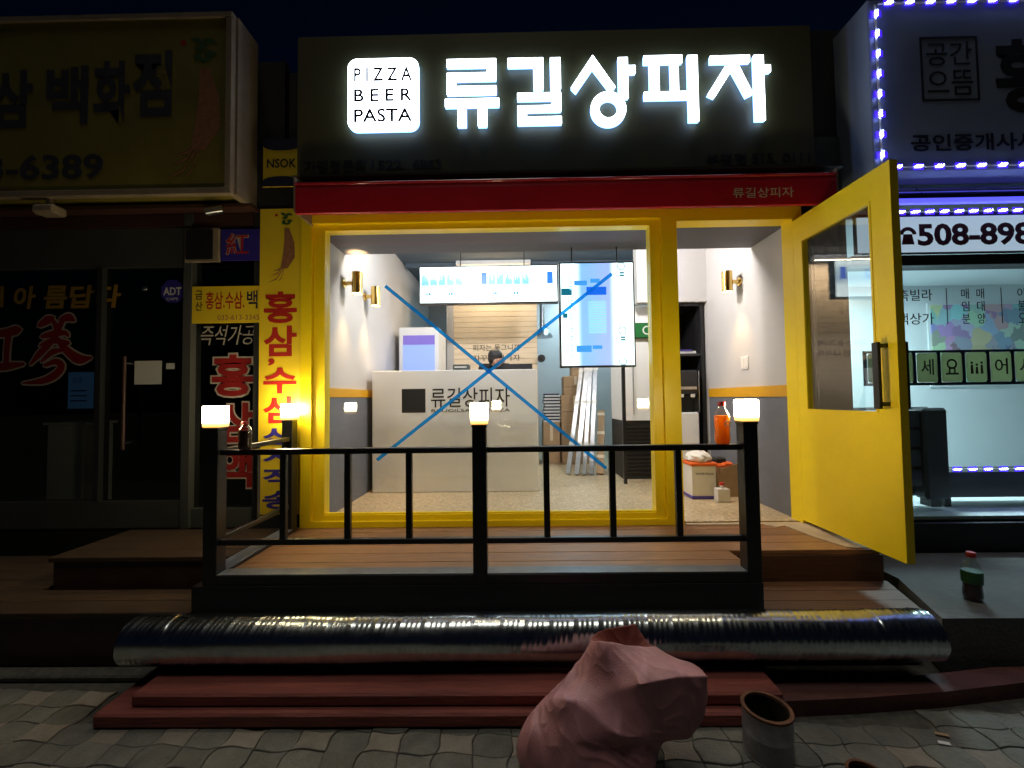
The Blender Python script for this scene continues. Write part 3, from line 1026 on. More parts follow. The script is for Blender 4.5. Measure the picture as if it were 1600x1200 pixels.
for x0 in (-0.965, -0.705, -0.195, 0.055):
    ic = B()
    ic.ring(x0, 2.617, 0.031, 0.024, 4.7135, 4.7155, 20)
    ic.beam((x0 - 0.017, 4.7146, 2.633), (x0 + 0.017, 4.7146, 2.601), 0.009, 0.002)
    for q in range(2):
        ic.box(x0 - 0.080 + q * 0.028, x0 - 0.060 + q * 0.028, 4.7135, 4.7155, 2.600 + q * 0.004, 2.634)
    ic.obj('icon', 'menu_teal', mh)
for xx in (-0.65, 0.1):
    B().cyl((xx, 4.77, 2.951), (xx, 4.77, 3.249), 0.006, n=8).obj('hanging_rod', 'black_metal', mh)

mv = thing('menu_lightbox', 'tall upright lit menu box hanging close behind the window', 'menu board', (0.69, 3.5, 1.66))
B().box(0.372, 1.018, 3.50, 3.57, 1.655, 2.565, 0.004).obj('case', 'black_metal', mv)
box('panel', 0.386, 1.004, 3.494, 3.4995, 1.670, 2.550, 'menu_upright', mv)
for (x0, x1, z0, z1, m_) in ((0.605, 0.775, 2.275, 2.345, 'menu_blue'), (0.388, 0.48, 2.275, 2.335, 'menu_teal'), (0.50, 0.61, 2.36, 2.40, 'menu_grey'), (0.64, 0.72, 2.38, 2.415, 'menu_grey'), (0.51, 0.64, 1.785, 1.84, 'menu_grey'), (0.65, 0.73, 1.81, 1.84, 'menu_grey'), (0.40, 0.44, 2.08, 2.12, 'menu_teal')):
    box('print_mark', x0, x1, 3.4915, 3.4935, z0, z1, m_, mv)
pb = B()
for q in range(34):
    zz = 1.72 + q * 0.024
    if pr.random() < 0.75:
        pb.box(0.455 + pr.uniform(0, 0.01), 0.455 + pr.uniform(0.012, 0.035), 3.4912, 3.4934, zz, zz + 0.012)
for q in range(14):
    zz = 1.95 + q * 0.02
    pb.box(0.62, 0.77, 3.4900, 3.4912, zz, zz + 0.008)
tag(pb.obj('print_lines', 'menu_pale', mv), kind='stuff')
for zz in (2.52, 1.965, 1.70):
    ic = B()
    ic.ring(0.905, zz, 0.034, 0.027, 3.4912, 3.4934, 20)
    ic.beam((0.89, 3.4922, zz - 0.015), (0.92, 3.4922, zz + 0.015), 0.009, 0.002)
    for q in range(2):
        ic.box(0.89, 0.93, 3.4912, 3.4934, max(1.672, zz - 0.065 - q * 0.022), max(1.676, zz - 0.050 - q * 0.022))
    ic.obj('icon', 'menu_teal', mv)
for xx in (0.49, 0.88):
    B().cyl((xx, 3.535, 2.566), (xx, 3.535, 2.704), 0.006, n=8).obj('hanging_rod', 'black_metal', mv)

pole = B().box(1.13, 1.165, 4.42, 4.455, FZ + 0.001, 2.75).obj('black_post', 'black_metal')
tag(pole, 'thin black upright post right of the leaning metal profiles', 'post')

# cream boarded wall behind the counter
bw = thing('boarded_wall', 'cream horizontal board wall behind the counter with a printed slogan', 'wall', (-0.3, 5.65, FZ))
box('core', -0.965, 0.285, 5.66, 5.76, FZ + 0.001, 3.249, 'white_plaster', bw)
box('edge_trim', -0.965, -0.87, 5.625, 5.6595, FZ + 0.001, 3.249, 'white_plaster', bw)
bb = B()
for k in range(38):
    bb.box(-0.868, 0.285, 5.640 + 0.001 * (k % 2), 5.6595, FZ + 0.02 + k * 0.073, FZ + 0.02 + k * 0.073 + 0.069)
tag(bb.obj('boards', 'board_cream', bw), kind='stuff')
text('lettering', '피자는 둥그니까', -0.605, 0.045, 2.055, 2.145, 5.636, 'ink_black', bw, depth=0.001)
text('lettering', '자꾸만 나가자', -0.605, 0.045, 1.915, 2.00, 5.636, 'ink_black', bw, depth=0.001)
light_t = thing('strip_lamp', 'warm hidden strip lamp above the cream board wall', 'lamp', (-0.3, 5.5, 3.2))
box('housing', -0.8, 0.2, 5.42, 5.50, 3.20, 3.249, 'white_enamel', light_t)
light('lamp_light', 'AREA', (-0.3, 5.46, 3.19), 19, (1.0, 0.80, 0.58), light_t, 0.9, 0.06, direction=(0, 0.25, -1))

# drinks fridge
fg = thing('display_fridge', 'white display fridge with a blue lit glass front behind the counter', 'fridge', (-1.15, 5.2, FZ))
B().box(-1.45, -0.955, 5.0, 5.5, FZ + 0.001, 2.285, 0.01).obj('body', 'white_enamel', fg)
box('lit_header', -1.395, -1.005, 4.994, 4.9995, 2.07, 2.185, 'fridge_banner', fg)
box('glass_door', -1.395, -1.005, 4.994, 4.9995, 0.80, 2.068, 'fridge_screen', fg)
box('handle', -1.03, -1.012, 4.965, 4.993, 1.2, 1.7, 'steel', fg)

# wall fan, black disc
wfan = thing('wall_fan', 'small round black fan on the passage wall edge', 'fan', (0.33, 5.6, 1.93))
B().cyl((0.335, 5.55, 1.935), (0.335, 5.60, 1.935), 0.052, n=24).obj('guard', 'black_matte', wfan, smooth=True)
B().cyl((0.335, 5.535, 1.935), (0.335, 5.5495, 1.935), 0.016, n=14).obj('hub', 'black_metal', wfan, smooth=True)
box('bracket', 0.2855, 0.345, 5.601, 5.625, 1.92, 1.95, 'black_metal', wfan)
hood = thing('chrome_hood', 'shiny round metal hood hanging in the kitchen passage', 'hood', (0.45, 6.4, 2.2))
B().lathe((0.40, 6.3, 2.33), [(0.16, 0.0), (0.155, 0.03), (0.10, 0.10), (0.04, 0.14), (0.03, 0.92)], 24).obj('shell', 'steel', hood, smooth=True)

# kitchen passage: boxes, folded cartons, leaning profiles
def carton(x0, x1, y0, y1, z0, z1, label):
    t = thing('cardboard_box', label, 'box', ((x0 + x1) / 2, (y0 + y1) / 2, z0), 'cartons in the kitchen passage')
    B().box(x0, x1, y0, y1, z0, z1, 0.006).obj('carton', 'cardboard', t)
    box('packing_tape', (x0 + x1) / 2 - 0.02, (x0 + x1) / 2 + 0.02, y0 - 0.0012, y0 - 0.0002, z0 + (z1 - z0) * 0.55, z1 - 0.006, 'board_cream', t)
    for s in (0.33, 0.66):
        pass
    box('flap_seam', x0 + 0.01, x1 - 0.01, y0 - 0.001, y0 - 0.0002, z0 + (z1 - z0) * 0.42, z0 + (z1 - z0) * 0.44, 'brown_trim', t)


carton(0.62, 1.02, 5.75, 6.1, FZ + 0.001, 1.02, 'tall cardboard carton at the bottom of the passage stack')
carton(0.62, 1.0, 5.78, 6.1, 1.022, 1.43, 'brown cardboard carton in the middle of the passage stack')
carton(0.66, 0.99, 5.8, 6.1, 1.432, 1.70, 'cardboard carton with open flaps near the top of the passage stack')
carton(0.78, 1.03, 5.82, 6.08, 1.702, 1.93, 'small cardboard carton topmost on the passage stack')
fc = thing('flat_cartons', 'pile of folded white pizza boxes beside the cartons', 'pizza boxes', (0.45, 6.0, FZ))
carton(0.36, 0.60, 5.85, 6.15, FZ + 0.001, 1.05, 'short pale carton under the folded pizza boxes')
for k in range(9):
    box('folded_box', 0.37 + 0.012 * (k % 3), 0.61 + 0.006 * (k % 2), 5.86, 6.14, 1.052 + k * 0.045, 1.052 + k * 0.045 + 0.024, 'paper_white', fc)
    box('folded_edge', 0.39, 0.60, 5.87, 6.13, 1.052 + k * 0.045 + 0.0245, 1.052 + k * 0.045 + 0.044, 'ink_navy', fc)
gp = 'metal profiles leaning in the passage'
labs = ['silver metal profile leaning leftmost in the bundle', 'wide silver metal profile second in the leaning bundle', 'silver metal profile in the middle of the leaning bundle', 'silver metal profile right of the middle in the leaning bundle', 'brown cardboard tube leaning rightmost beside the metal profiles']
for k, (xa, ya, xb, yb, zb, w) in enumerate(((0.60, 4.97, 0.88, 5.50, 1.84, 0.055), (0.70, 4.93, 0.945, 5.46, 1.86, 0.06), (0.785, 4.91, 0.985, 5.43, 1.85, 0.05), (0.87, 4.93, 1.05, 5.44, 1.86, 0.055), (0.98, 4.95, 1.10, 5.40, 1.22, 0.085))):
    t = thing('metal_profile' if k < 4 else 'cardboard_tube', labs[k], 'profile' if k < 4 else 'tube', (xa, ya, FZ), gp if k < 4 else None)
    m_ = 'aluminium' if k < 4 else 'cardboard'
    B().beam((xa, ya, FZ + 0.012), (xb, yb, zb), w, 0.035, 0.002).obj('shaft', m_, t)
    d = (Vector((xb, yb, zb)) - Vector((xa, ya, FZ + 0.012)))
    for f in (0.25, 0.62, 0.93):
        c = Vector((xa, ya, FZ + 0.012)) + d * f
        B().beam(c - d.normalized() * 0.02, c + d.normalized() * 0.02, w + 0.008, 0.043).obj('wrap', 'paper_white' if k < 4 else 'board_cream', t)

# tall grey cupboard and black alcove with the water dispenser
cb = thing('tall_cupboard', 'tall pale grey cupboard with black louvred base right of the menu box', 'cupboard', (1.4, 4.9, FZ))
box('upper_door', 1.19, 1.585, 4.66, 5.2, 1.13, 2.429, 'counter_white', cb)
box('base', 1.19, 1.585, 4.68, 5.2, FZ + 0.001, 1.129, 'black_matte', cb)
for k in range(13):
    box('louvre', 1.215, 1.56, 4.662, 4.6795, 0.54 + k * 0.042, 0.555 + k * 0.042, 'black_metal', cb)
box('rail', 1.31, 1.318, 4.640, 4.659, 1.2, 2.35, 'steel', cb)
ex = thing('exit_sign', 'green lit sign on the cupboard wall behind the menu box', 'exit sign', (1.5, 4.62, 2.1))
box('case', 1.33, 1.56, 4.615, 4.655, 2.06, 2.23, 'black_matte', ex)
box('face', 1.335, 1.555, 4.609, 4.6145, 2.065, 2.225, 'exit_green', ex)
B().ring(1.47, 2.145, 0.05, 0.036, 4.6055, 4.6085, 20).obj('emblem', 'paper_white', ex)
ac = thing('black_shelving', 'tall black shelf unit in the corner seen through the doorway', 'shelf', (1.85, 4.8, FZ))
box('back_panel', 1.60, 2.06, 5.08, 5.10, FZ + 0.001, 2.428, 'black_matte', ac)
box('side_panel', 1.60, 1.635, 4.52, 5.079, FZ + 0.001, 2.428, 'shop_grey', ac)
box('side_panel', 2.03, 2.065, 4.52, 5.079, FZ + 0.001, 2.428, 'black_matte', ac)
for zz in (1.84, 2.395):
    box('shelf', 1.636, 2.029, 4.53, 5.079, zz, zz + 0.028, 'black_metal', ac)
tr = thing('paper_stack', 'flat stack of white paper on the black shelf', 'paper', (1.84, 4.7, 1.868))
box('sheets', 1.70, 2.0, 4.58, 4.85, 1.869, 1.90, 'paper_white', tr)
box('folder', 1.69, 1.95, 4.57, 4.86, 1.9005, 1.915, 'plastic_blue', tr)
wd = thing('water_dispenser', 'black and white standing water dispenser inside the black shelf', 'dispenser', (1.83, 4.5, FZ))
B().box(1.70, 1.965, 4.46, 4.78, FZ + 0.001, 1.22, 0.012).obj('lower_body', 'white_enamel', wd)
B().box(1.70, 1.965, 4.60, 4.78, 1.221, 1.42, 0.004).obj('recess', 'black_matte', wd)
B().box(1.70, 1.965, 4.45, 4.78, 1.421, 1.68, 0.02).obj('top_body', 'black_metal', wd)
box('tap_bar', 1.735, 1.935, 4.435, 4.4495, 1.47, 1.50, 'steel', wd)
for xx in (1.76, 1.88):
    box('tap', xx, xx + 0.035, 4.44, 4.47, 1.385, 1.4205, 'plastic_white', wd)
box('side_trim', 1.966, 1.973, 4.46, 4.78, 1.22, 1.67, 'steel', wd)

# goods on the floor by the door
bk = thing('paint_bucket', 'white square bucket with an orange rim and a plastic bag on top', 'bucket', (1.68, 3.85, FZ))
B().box(1.565, 1.785, 3.74, 3.96, FZ + 0.001, 0.765, 0.02, 2).obj('tub', 'plastic_white', bk, smooth=True)
box('rim', 1.555, 1.795, 3.73, 3.97, 0.766, 0.795, 'plastic_orange', bk, 0.006)
box('base_band', 1.562, 1.788, 3.737, 3.963, FZ + 0.0015, 0.50, 'plastic_blue', bk, 0.004)
text('print', 'WATER PROOF', 1.60, 1.76, 0.685, 0.705, 3.739, 'ink_navy', bk, depth=0.0008)
bgm = bmesh.new()
bmesh.ops.create_icosphere(bgm, subdivisions=4, radius=1)
for v in bgm.verts:
    n_ = 1 + 0.28 * noise.noise(v.co * 2.2) + 0.12 * (1 - abs(noise.noise(v.co * 5)))
    v.co = Vector((1.675 + v.co.x * 0.10 * n_, 3.85 + v.co.y * 0.10 * n_, 0.83 + v.co.z * 0.055 * n_))
q_ = B()
q_.bm.free()
q_.bm = bgm
q_.obj('plastic_bag', 'paper_white', bk, smooth=True)
jg = thing('small_jug', 'small white plastic jug with a red cap on the floor', 'jug', (1.79, 3.66, FZ))
B().box(1.735, 1.845, 3.62, 3.70, FZ + 0.001, 0.585, 0.015, 2).obj('body', 'plastic_white', jg, smooth=True)
B().cyl((1.79, 3.66, 0.5855), (1.79, 3.66, 0.612), 0.016, n=14).obj('neck', 'plastic_white', jg, smooth=True)
B().cyl((1.79, 3.66, 0.6125), (1.79, 3.66, 0.635), 0.02, n=14).obj('cap', 'plastic_red', jg, smooth=True)
cbx = thing('cardboard_box', 'open cardboard box with orange packets on the floor by the right wall', 'box', (1.93, 3.95, FZ))
ob = B()
ob.box(1.83, 2.06, 3.82, 3.828, FZ + 0.001, 0.735)
ob.box(1.83, 2.06, 4.09, 4.098, FZ + 0.001, 0.735)
ob.box(1.83, 1.838, 3.8285, 4.0895, FZ + 0.001, 0.735)
ob.box(2.052, 2.06, 3.8285, 4.0895, FZ + 0.001, 0.735)
ob.box(1.8385, 2.0515, 3.8285, 4.0895, FZ + 0.001, FZ + 0.008)
ob.obj('carton', 'cardboard', cbx)
B().beam((1.85, 3.80, 0.70), (2.05, 3.815, 0.76), 0.004, 0.05).obj('flap', 'cardboard', cbx)
for k, (xx, zz, m_) in enumerate(((1.89, 0.74, 'plastic_orange'), (1.97, 0.75, 'plastic_orange'), (1.92, 0.79, 'black_matte'))):
    B().box(xx - 0.05, xx + 0.05, 3.86 + 0.03 * k, 3.96 + 0.03 * k, zz - 0.12, zz + 0.02, 0.012).obj('packet', m_, cbx)

# worker bending behind the counter
wk = thing('person', 'person in dark clothes with a tan strap bending behind the counter', 'person', (-0.27, 5.05, FZ))
def skinned(name, joints, edges, m, parent, sub=2):
    o0 = root_loc(parent)
    me = bpy.data.meshes.new(name)
    me.from_pydata([Vector(p) - o0 for p, r in joints], edges, [])
    o = bpy.data.objects.new(name, me)
    COL.objects.link(o)
    o.modifiers.new('skin', 'SKIN')
    for k, (p, r) in enumerate(joints):
        sv = me.skin_vertices[0].data[k]
        sv.radius = (r, r) if not isinstance(r, tuple) else r
    me.skin_vertices[0].data[0].use_root = True
    ss = o.modifiers.new('sub', 'SUBSURF')
    ss.levels = ss.render_levels = sub
    dg = bpy.context.evaluated_depsgraph_get()
    dg.update()
    res = bpy.data.meshes.new_from_object(o.evaluated_get(dg))
    bpy.data.objects.remove(o)
    res.materials.clear()
    res.materials.append(MATS[m])
    for p in res.polygons:
        p.use_smooth = True
    r_ = bpy.data.objects.new(name, res)
    COL.objects.link(r_)
    r_.parent = parent
    return r_
J = [((-0.27, 5.18, 1.28), (0.14, 0.10)), ((-0.27, 5.12, 1.45), (0.14, 0.10)), ((-0.27, 5.03, 1.72), (0.16, 0.10)), ((-0.265, 4.98, 1.80), 0.06), ((-0.26, 4.95, 1.85), 0.05),
     ((-0.43, 5.02, 1.775), 0.062), ((-0.49, 4.98, 1.45), 0.048), ((-0.38, 4.85, 1.28), 0.036), ((-0.11, 5.02, 1.775), 0.062), ((-0.05, 4.98, 1.45), 0.048), ((-0.15, 4.85, 1.28), 0.036),
     ((-0.36, 5.18, 1.18), 0.09), ((-0.36, 5.13, 0.86), 0.065), ((-0.36, 5.2, 0.54), 0.045), ((-0.36, 5.1, 0.50), 0.035), ((-0.18, 5.18, 1.18), 0.09), ((-0.18, 5.13, 0.86), 0.065), ((-0.18, 5.2, 0.54), 0.045), ((-0.18, 5.1, 0.50), 0.035)]
skinned('body', J, [(0, 1), (1, 2), (2, 3), (3, 4), (2, 5), (5, 6), (6, 7), (2, 8), (8, 9), (9, 10), (0, 11), (11, 12), (12, 13), (13, 14), (0, 15), (15, 16), (16, 17), (17, 18)], 'shirt_black', wk)
hb = B()
hb.sphere((-0.25, 4.92, 1.875), 0.076, 0.092, 0.105, 20)
hb.sphere((-0.222, 4.84, 1.855), 0.014, 0.02, 0.018, 10)
hb.sphere((-0.175, 4.935, 1.865), 0.012, 0.02, 0.03, 10)
hb.sphere((-0.325, 4.935, 1.865), 0.012, 0.02, 0.03, 10)
hb.box(-0.245, -0.20, 4.838, 4.85, 1.818, 1.826)
hd = hb.obj('head', 'skin', wk, smooth=True)
hx = B()
hx.sphere((-0.260, 4.918, 1.908), 0.090, 0.104, 0.088, 24)
hx.sphere((-0.285, 4.915, 1.885), 0.066, 0.090, 0.085, 20)
hx.obj('hair', 'hair', wk, smooth=True)
B().tube([(-0.38, 4.90, 1.62), (-0.30, 4.90, 1.74), (-0.22, 4.915, 1.80), (-0.15, 4.97, 1.85)], 0.012, 6).obj('strap', 'apron_tan', wk, smooth=True)
for sx in (-0.38, -0.15):
    hm = B()
    hm.sphere((sx, 4.83, 1.25), 0.035, 0.04, 0.018, 12)
    for f in range(4):
        hm.tube([(sx - 0.024 + f * 0.016, 4.80, 1.25), (sx - 0.026 + f * 0.017, 4.765, 1.247), (sx - 0.026 + f * 0.017, 4.745, 1.235 - 0.002 * abs(f - 1))], [0.008, 0.0075, 0.006], 6)
    s = 1 if sx < -0.27 else -1
    hm.tube([(sx + s * 0.03, 4.835, 1.25), (sx + s * 0.05, 4.81, 1.247), (sx + s * 0.052, 4.79, 1.24)], [0.009, 0.008, 0.006], 6)
    hm.obj('hand', 'skin', wk, smooth=True)

# ================================================================== LEFT NEIGHBOUR: GINSENG SHOP
gs = thing('ginseng_shop', 'unlit dark shopfront with red Chinese characters on its glass', 'shop', (-3.2, 3.1, 0))
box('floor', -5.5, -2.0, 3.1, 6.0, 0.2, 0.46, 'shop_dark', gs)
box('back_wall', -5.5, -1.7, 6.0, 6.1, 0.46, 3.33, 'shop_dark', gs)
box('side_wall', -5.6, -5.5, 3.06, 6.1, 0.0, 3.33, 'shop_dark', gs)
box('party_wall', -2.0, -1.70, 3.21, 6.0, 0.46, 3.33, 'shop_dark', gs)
box('upper_wall', -5.5, -1.78, 3.09, 3.155, 2.84, 4.05, 'wall_dark', gs)
box('fascia_panel', -5.5, -2.53, 3.07, 3.14, 2.44, 2.74, 'shop_grey', gs)
box('fascia_trim', -5.5, -2.0, 3.06, 3.15, 2.745, 2.838, 'brown_trim', gs)
box('plinth', -5.5, -2.52, 3.07, 3.15, 0.461, 0.66, 'shop_grey', gs)
box('plinth', -2.46, -2.0, 3.07, 3.15, 0.461, 0.60, 'shop_grey', gs)
box('door_post', -2.52, -2.46, 3.045, 3.15, 0.461, 2.838, 'shop_grey', gs)
box('window_bar', -3.20, -3.16, 3.06, 3.14, 0.661, 2.439, 'shop_dark', gs)
box('pane', -5.5, -3.201, 3.10, 3.108, 0.661, 2.439, 'dark_glass', gs)
box('pane', -3.159, -2.521, 3.10, 3.108, 0.661, 2.439, 'dark_glass', gs)
box('pane', -2.459, -2.0, 3.10, 3.108, 0.601, 2.744, 'dark_glass', gs)
for xx in (-2.95,):
    B().cyl((xx, 3.035, 1.05), (xx, 3.035, 1.75), 0.012, n=12).obj('handle', 'brown_trim', gs, smooth=True)
    for zz in (1.10, 1.70):
        B().cyl((xx, 3.035, zz), (xx, 3.10, zz), 0.008, n=8).obj('handle_bracket', 'steel', gs)
# lettering on the glass
def outlined(string, x0, x1, z0, z1, y, m, parent, off=0.035, o2=0.03, skew=0.0):
    gx, gz = (x1 - x0) * 0.045, (z1 - z0) * 0.045
    text('lettering_outline', string, x0 - gx, x1 + gx, z0 - gz, z1 + gz, y, 'ink_pale', parent, off=off + o2, depth=0.001, skew=skew)
    text('lettering', string, x0, x1, z0, z1, y - 0.002, m, parent, off=off, depth=0.001, skew=skew)


BRUSH = [
    [(-3.684,2.005,0.018), (-3.616,2.047,0.033), (-3.573,2.065,0.015)],
    [(-3.578,2.047,0.012), (-3.552,1.997,0.020), (-3.557,1.947,0.010)],
    [(-3.522,2.046,0.015), (-3.454,2.064,0.031), (-3.409,2.038,0.012)],
    [(-3.497,2.046,0.018), (-3.527,1.984,0.023), (-3.556,1.922,0.020), (-3.611,1.849,0.025), (-3.672,1.788,0.025), (-3.744,1.702,0.007)],
    [(-3.663,1.918,0.013), (-3.588,1.935,0.025), (-3.488,1.946,0.020), (-3.450,1.921,0.010)],
    [(-3.673,1.850,0.010), (-3.574,1.885,0.022), (-3.449,1.865,0.018)],
    [(-3.556,1.922,0.017), (-3.498,1.847,0.025), (-3.434,1.785,0.032), (-3.358,1.740,0.037), (-3.265,1.751,0.006)],
    [(-3.657,1.726,0.010), (-3.572,1.799,0.023), (-3.497,1.810,0.012)],
    [(-3.632,1.695,0.013), (-3.545,1.724,0.023), (-3.500,1.687,0.027), (-3.542,1.626,0.030), (-3.641,1.578,0.025), (-3.803,1.561,0.005)],
    [(-4.040,1.942,0.028), (-3.940,1.953,0.031), (-3.865,1.970,0.035), (-3.827,1.976,0.015)],
    [(-3.920,1.940,0.025), (-3.929,1.829,0.022), (-3.932,1.711,0.022)],
    [(-4.057,1.682,0.023), (-3.932,1.693,0.030), (-3.794,1.709,0.012)],
]


def brush(parent, pts, grow, y, m, name):
    """one brush stroke through (x, z, half width) points, with rounded swelling ends"""
    P_ = []
    for k in range((len(pts) - 1) * 6 + 1):
        f = k / 6
        a = min(int(f), len(pts) - 2)
        t = f - a
        p0, p1, p2, p3 = (Vector(pts[max(0, min(len(pts) - 1, a + d))]) for d in (-1, 0, 1, 2))
        P_.append(0.5 * ((2 * p1) + (p2 - p0) * t + (2 * p0 - 5 * p1 + 4 * p2 - p3) * t * t + (3 * p1 - p0 - 3 * p2 + p3) * t ** 3))
    b = B()
    L, Rr_ = [], []
    for k, p in enumerate(P_):
        d = (P_[min(k + 1, len(P_) - 1)] - P_[max(k - 1, 0)])
        d = Vector((d.x, d.y)).normalized()
        n_ = Vector((-d.y, d.x)) * (max(0.004, p.z) + grow)
        L.append((p.x + n_.x, p.y + n_.y))
        Rr_.append((p.x - n_.x, p.y - n_.y))
    d0 = (Vector((P_[0].x - P_[1].x, P_[0].y - P_[1].y))).normalized() * (P_[0].z * 0.7 + grow)
    d1 = (Vector((P_[-1].x - P_[-2].x, P_[-1].y - P_[-2].y))).normalized() * (P_[-1].z * 0.7 + grow)
    vs_ = {}
    rows = [((P_[0].x + d0.x, P_[0].y + d0.y),) * 2] + list(zip(L, Rr_)) + [((P_[-1].x + d1.x, P_[-1].y + d1.y),) * 2]
    q0 = [[b.bm.verts.new((x, y, z)) for x, z in r] for r in rows]
    for r0, r1 in zip(q0, q0[1:]):
        b.bm.faces.new((r0[0], r0[1], r1[1], r1[0]))
    bmesh.ops.remove_doubles(b.bm, verts=b.bm.verts[:], dist=1e-5)
    return b.obj(name, m, parent)


for k, st_ in enumerate(BRUSH):
    brush(gs, st_, 0.013, 3.0985 - 0.00005 * k, 'ink_pale', 'stroke_outline')
for k, st_ in enumerate(BRUSH):
    brush(gs, st_, 0.0, 3.0965 - 0.00005 * k, 'ink_darkred', 'brush_stroke')
for ch, x0, x1 in (('아', -3.87, -3.70), ('름', -3.63, -3.45), ('답', -3.43, -3.24), ('다', -3.22, -3.03)):
    text('gold_letter', ch, x0 - 0.02, x1 - 0.02, 2.135, 2.315, 3.098, 'ink_gold', gs, off=0.03, depth=0.001, skew=0.02)
text('gold_letter', '이', -4.12, -3.97, 2.15, 2.32, 3.098, 'ink_gold', gs, off=0.03, depth=0.001)
text('lettering', '즉석가공', -2.42, -1.86 - 0.14, 1.835, 1.985, 3.096, 'ink_pale', gs, off=0.0, depth=0.001, skew=0.03)
outlined('홍', -2.33, -2.01, 1.44, 1.76, 3.098, 'ink_darkred', gs, 0.035, 0.03)
outlined('삼', -2.28, -2.01, 1.09, 1.39, 3.098, 'ink_darkred', gs, 0.035, 0.03)
outlined('액', -2.26, -2.01, 0.75, 1.05, 3.098, 'ink_darkred', gs, 0.035, 0.03)
adt = B().plate([(-2.645 + 0.095 * math.cos(math.radians(22.5 + 45 * k)), 2.255 + 0.095 * math.sin(math.radians(22.5 + 45 * k))) for k in range(8)], 3.094, 3.0985).obj('alarm_sticker', 'ink_blue', gs)
text('sticker_lettering', 'ADT', -2.715, -2.575, 2.225, 2.285, 3.0935, 'paper_white', adt, off=0.02, depth=0.0008)
text('sticker_lettering', 'CAPS', -2.69, -2.60, 2.185, 2.205, 3.0935, 'paper_white', adt, depth=0.0008)
box('notice', -2.93, -2.72, 3.095, 3.0985, 1.54, 1.72, 'paper_white', gs)
box('door_label', -2.685, -2.62, 3.095, 3.0985, 1.655, 1.70, 'paper_white', gs)
B().sphere((-2.86, 3.09, 2.28), 0.022, 0.012, 0.022, 12).obj('door_sensor', 'steel', gs, smooth=True)

# things in the dark shop
yb = thing('yellow_fascia_board', 'yellow shop board with Korean lettering beside the vertical banner', 'sign', (-2.2, 3.05, 2.0))
box('panel', -2.455, -1.93, 3.05, 3.06, 1.995, 2.275, 'banner_yellow', yb)
text('lettering', '금', -2.43, -2.375, 2.175, 2.245, 3.0495, 'ink_black', yb, off=0.015, depth=0.0008)
text('lettering', '산', -2.43, -2.375, 2.09, 2.16, 3.0495, 'ink_black', yb, off=0.015, depth=0.0008)
text('lettering', '홍삼.수삼.', -2.35, -2.055, 2.10, 2.235, 3.0495, 'ink_red', yb, off=0.015, depth=0.0008)
text('lettering', '백', -2.035, -1.955, 2.10, 2.24, 3.0495, 'ink_navy', yb, off=0.015, depth=0.0008)
text('phone_number', '032-613-3345', -2.26, -1.94, 2.015, 2.055, 3.0495, 'ginseng_print', yb, depth=0.0008)
bb_ = thing('blue_board', 'dark blue board with a red Chinese character above the yellow board', 'sign', (-2.1, 3.05, 2.46))
box('panel', -2.235, -1.93, 3.045, 3.056, 2.47, 2.71, 'ink_blue', bb_)
text('lettering_outline', '紅', -2.20, -2.02, 2.51, 2.68, 3.0445, 'ink_pale', bb_, off=0.03, depth=0.0008)
text('lettering', '紅', -2.195, -2.025, 2.515, 2.675, 3.0435, 'ink_red', bb_, off=0.005, depth=0.0008)
sp = thing('speaker_box', 'dark box with a pale rim beside the blue board', 'speaker', (-2.38, 3.04, 2.47))
box('rim', -2.50, -2.245, 3.03, 3.055, 2.46, 2.715, 'sign_frame', sp)
box('grille', -2.485, -2.285, 3.018, 3.0295, 2.475, 2.70, 'black_matte', sp)
cm = thing('security_camera', 'small silver camera tilted under the sign beam', 'camera', (-2.22, 2.95, 2.85))
B().beam((-2.27, 2.93, 2.79), (-2.16, 2.96, 2.825), 0.045, 0.045, 0.006).obj('body', 'steel', cm)
B().cyl((-2.20, 2.95, 2.82), (-2.20, 3.058, 2.86), 0.008, n=8).obj('bracket', 'steel', cm)
stl = thing('display_stand', 'pale box stand behind the dark shop glass', 'stand', (-3.4, 3.4, 0.46))
B().box(-3.78, -3.48, 3.25, 3.50, 0.461, 1.23, 0.01).obj('front', 'paper_white', stl)
box('top', -3.80, -3.46, 3.24, 3.51, 1.2305, 1.25, 'plastic_white', stl)
refl = thing('reflected_sign', 'dim blue glowing panel imitating a sign reflected in the dark shop glass', 'screen', (-3.7, 4.0, 1.5))  # glowing panel stands in for a sign's reflection in the glass
box('case', -4.46, -4.17, 4.00, 4.04, 1.33, 1.73, 'black_matte', refl)  # added backing of the panel that imitates the reflected sign
box('screen', -4.44, -4.19, 3.992, 3.9995, 1.35, 1.71, 'reflect_blue', refl)  # lit face that imitates the reflected sign
box('leg', -4.33, -4.30, 4.005, 4.035, 0.461, 1.3295, 'black_matte', refl)  # added support of the panel that imitates the reflected sign
text('print', '건강', -4.40, -4.30, 1.60, 1.66, 3.9915, 'ink_navy', refl, depth=0.0008)
for zz in (1.52, 1.47, 1.42):
    box('print_line', -4.41, -4.25, 3.9905, 3.9916, zz, zz + 0.012, 'ink_navy', refl)

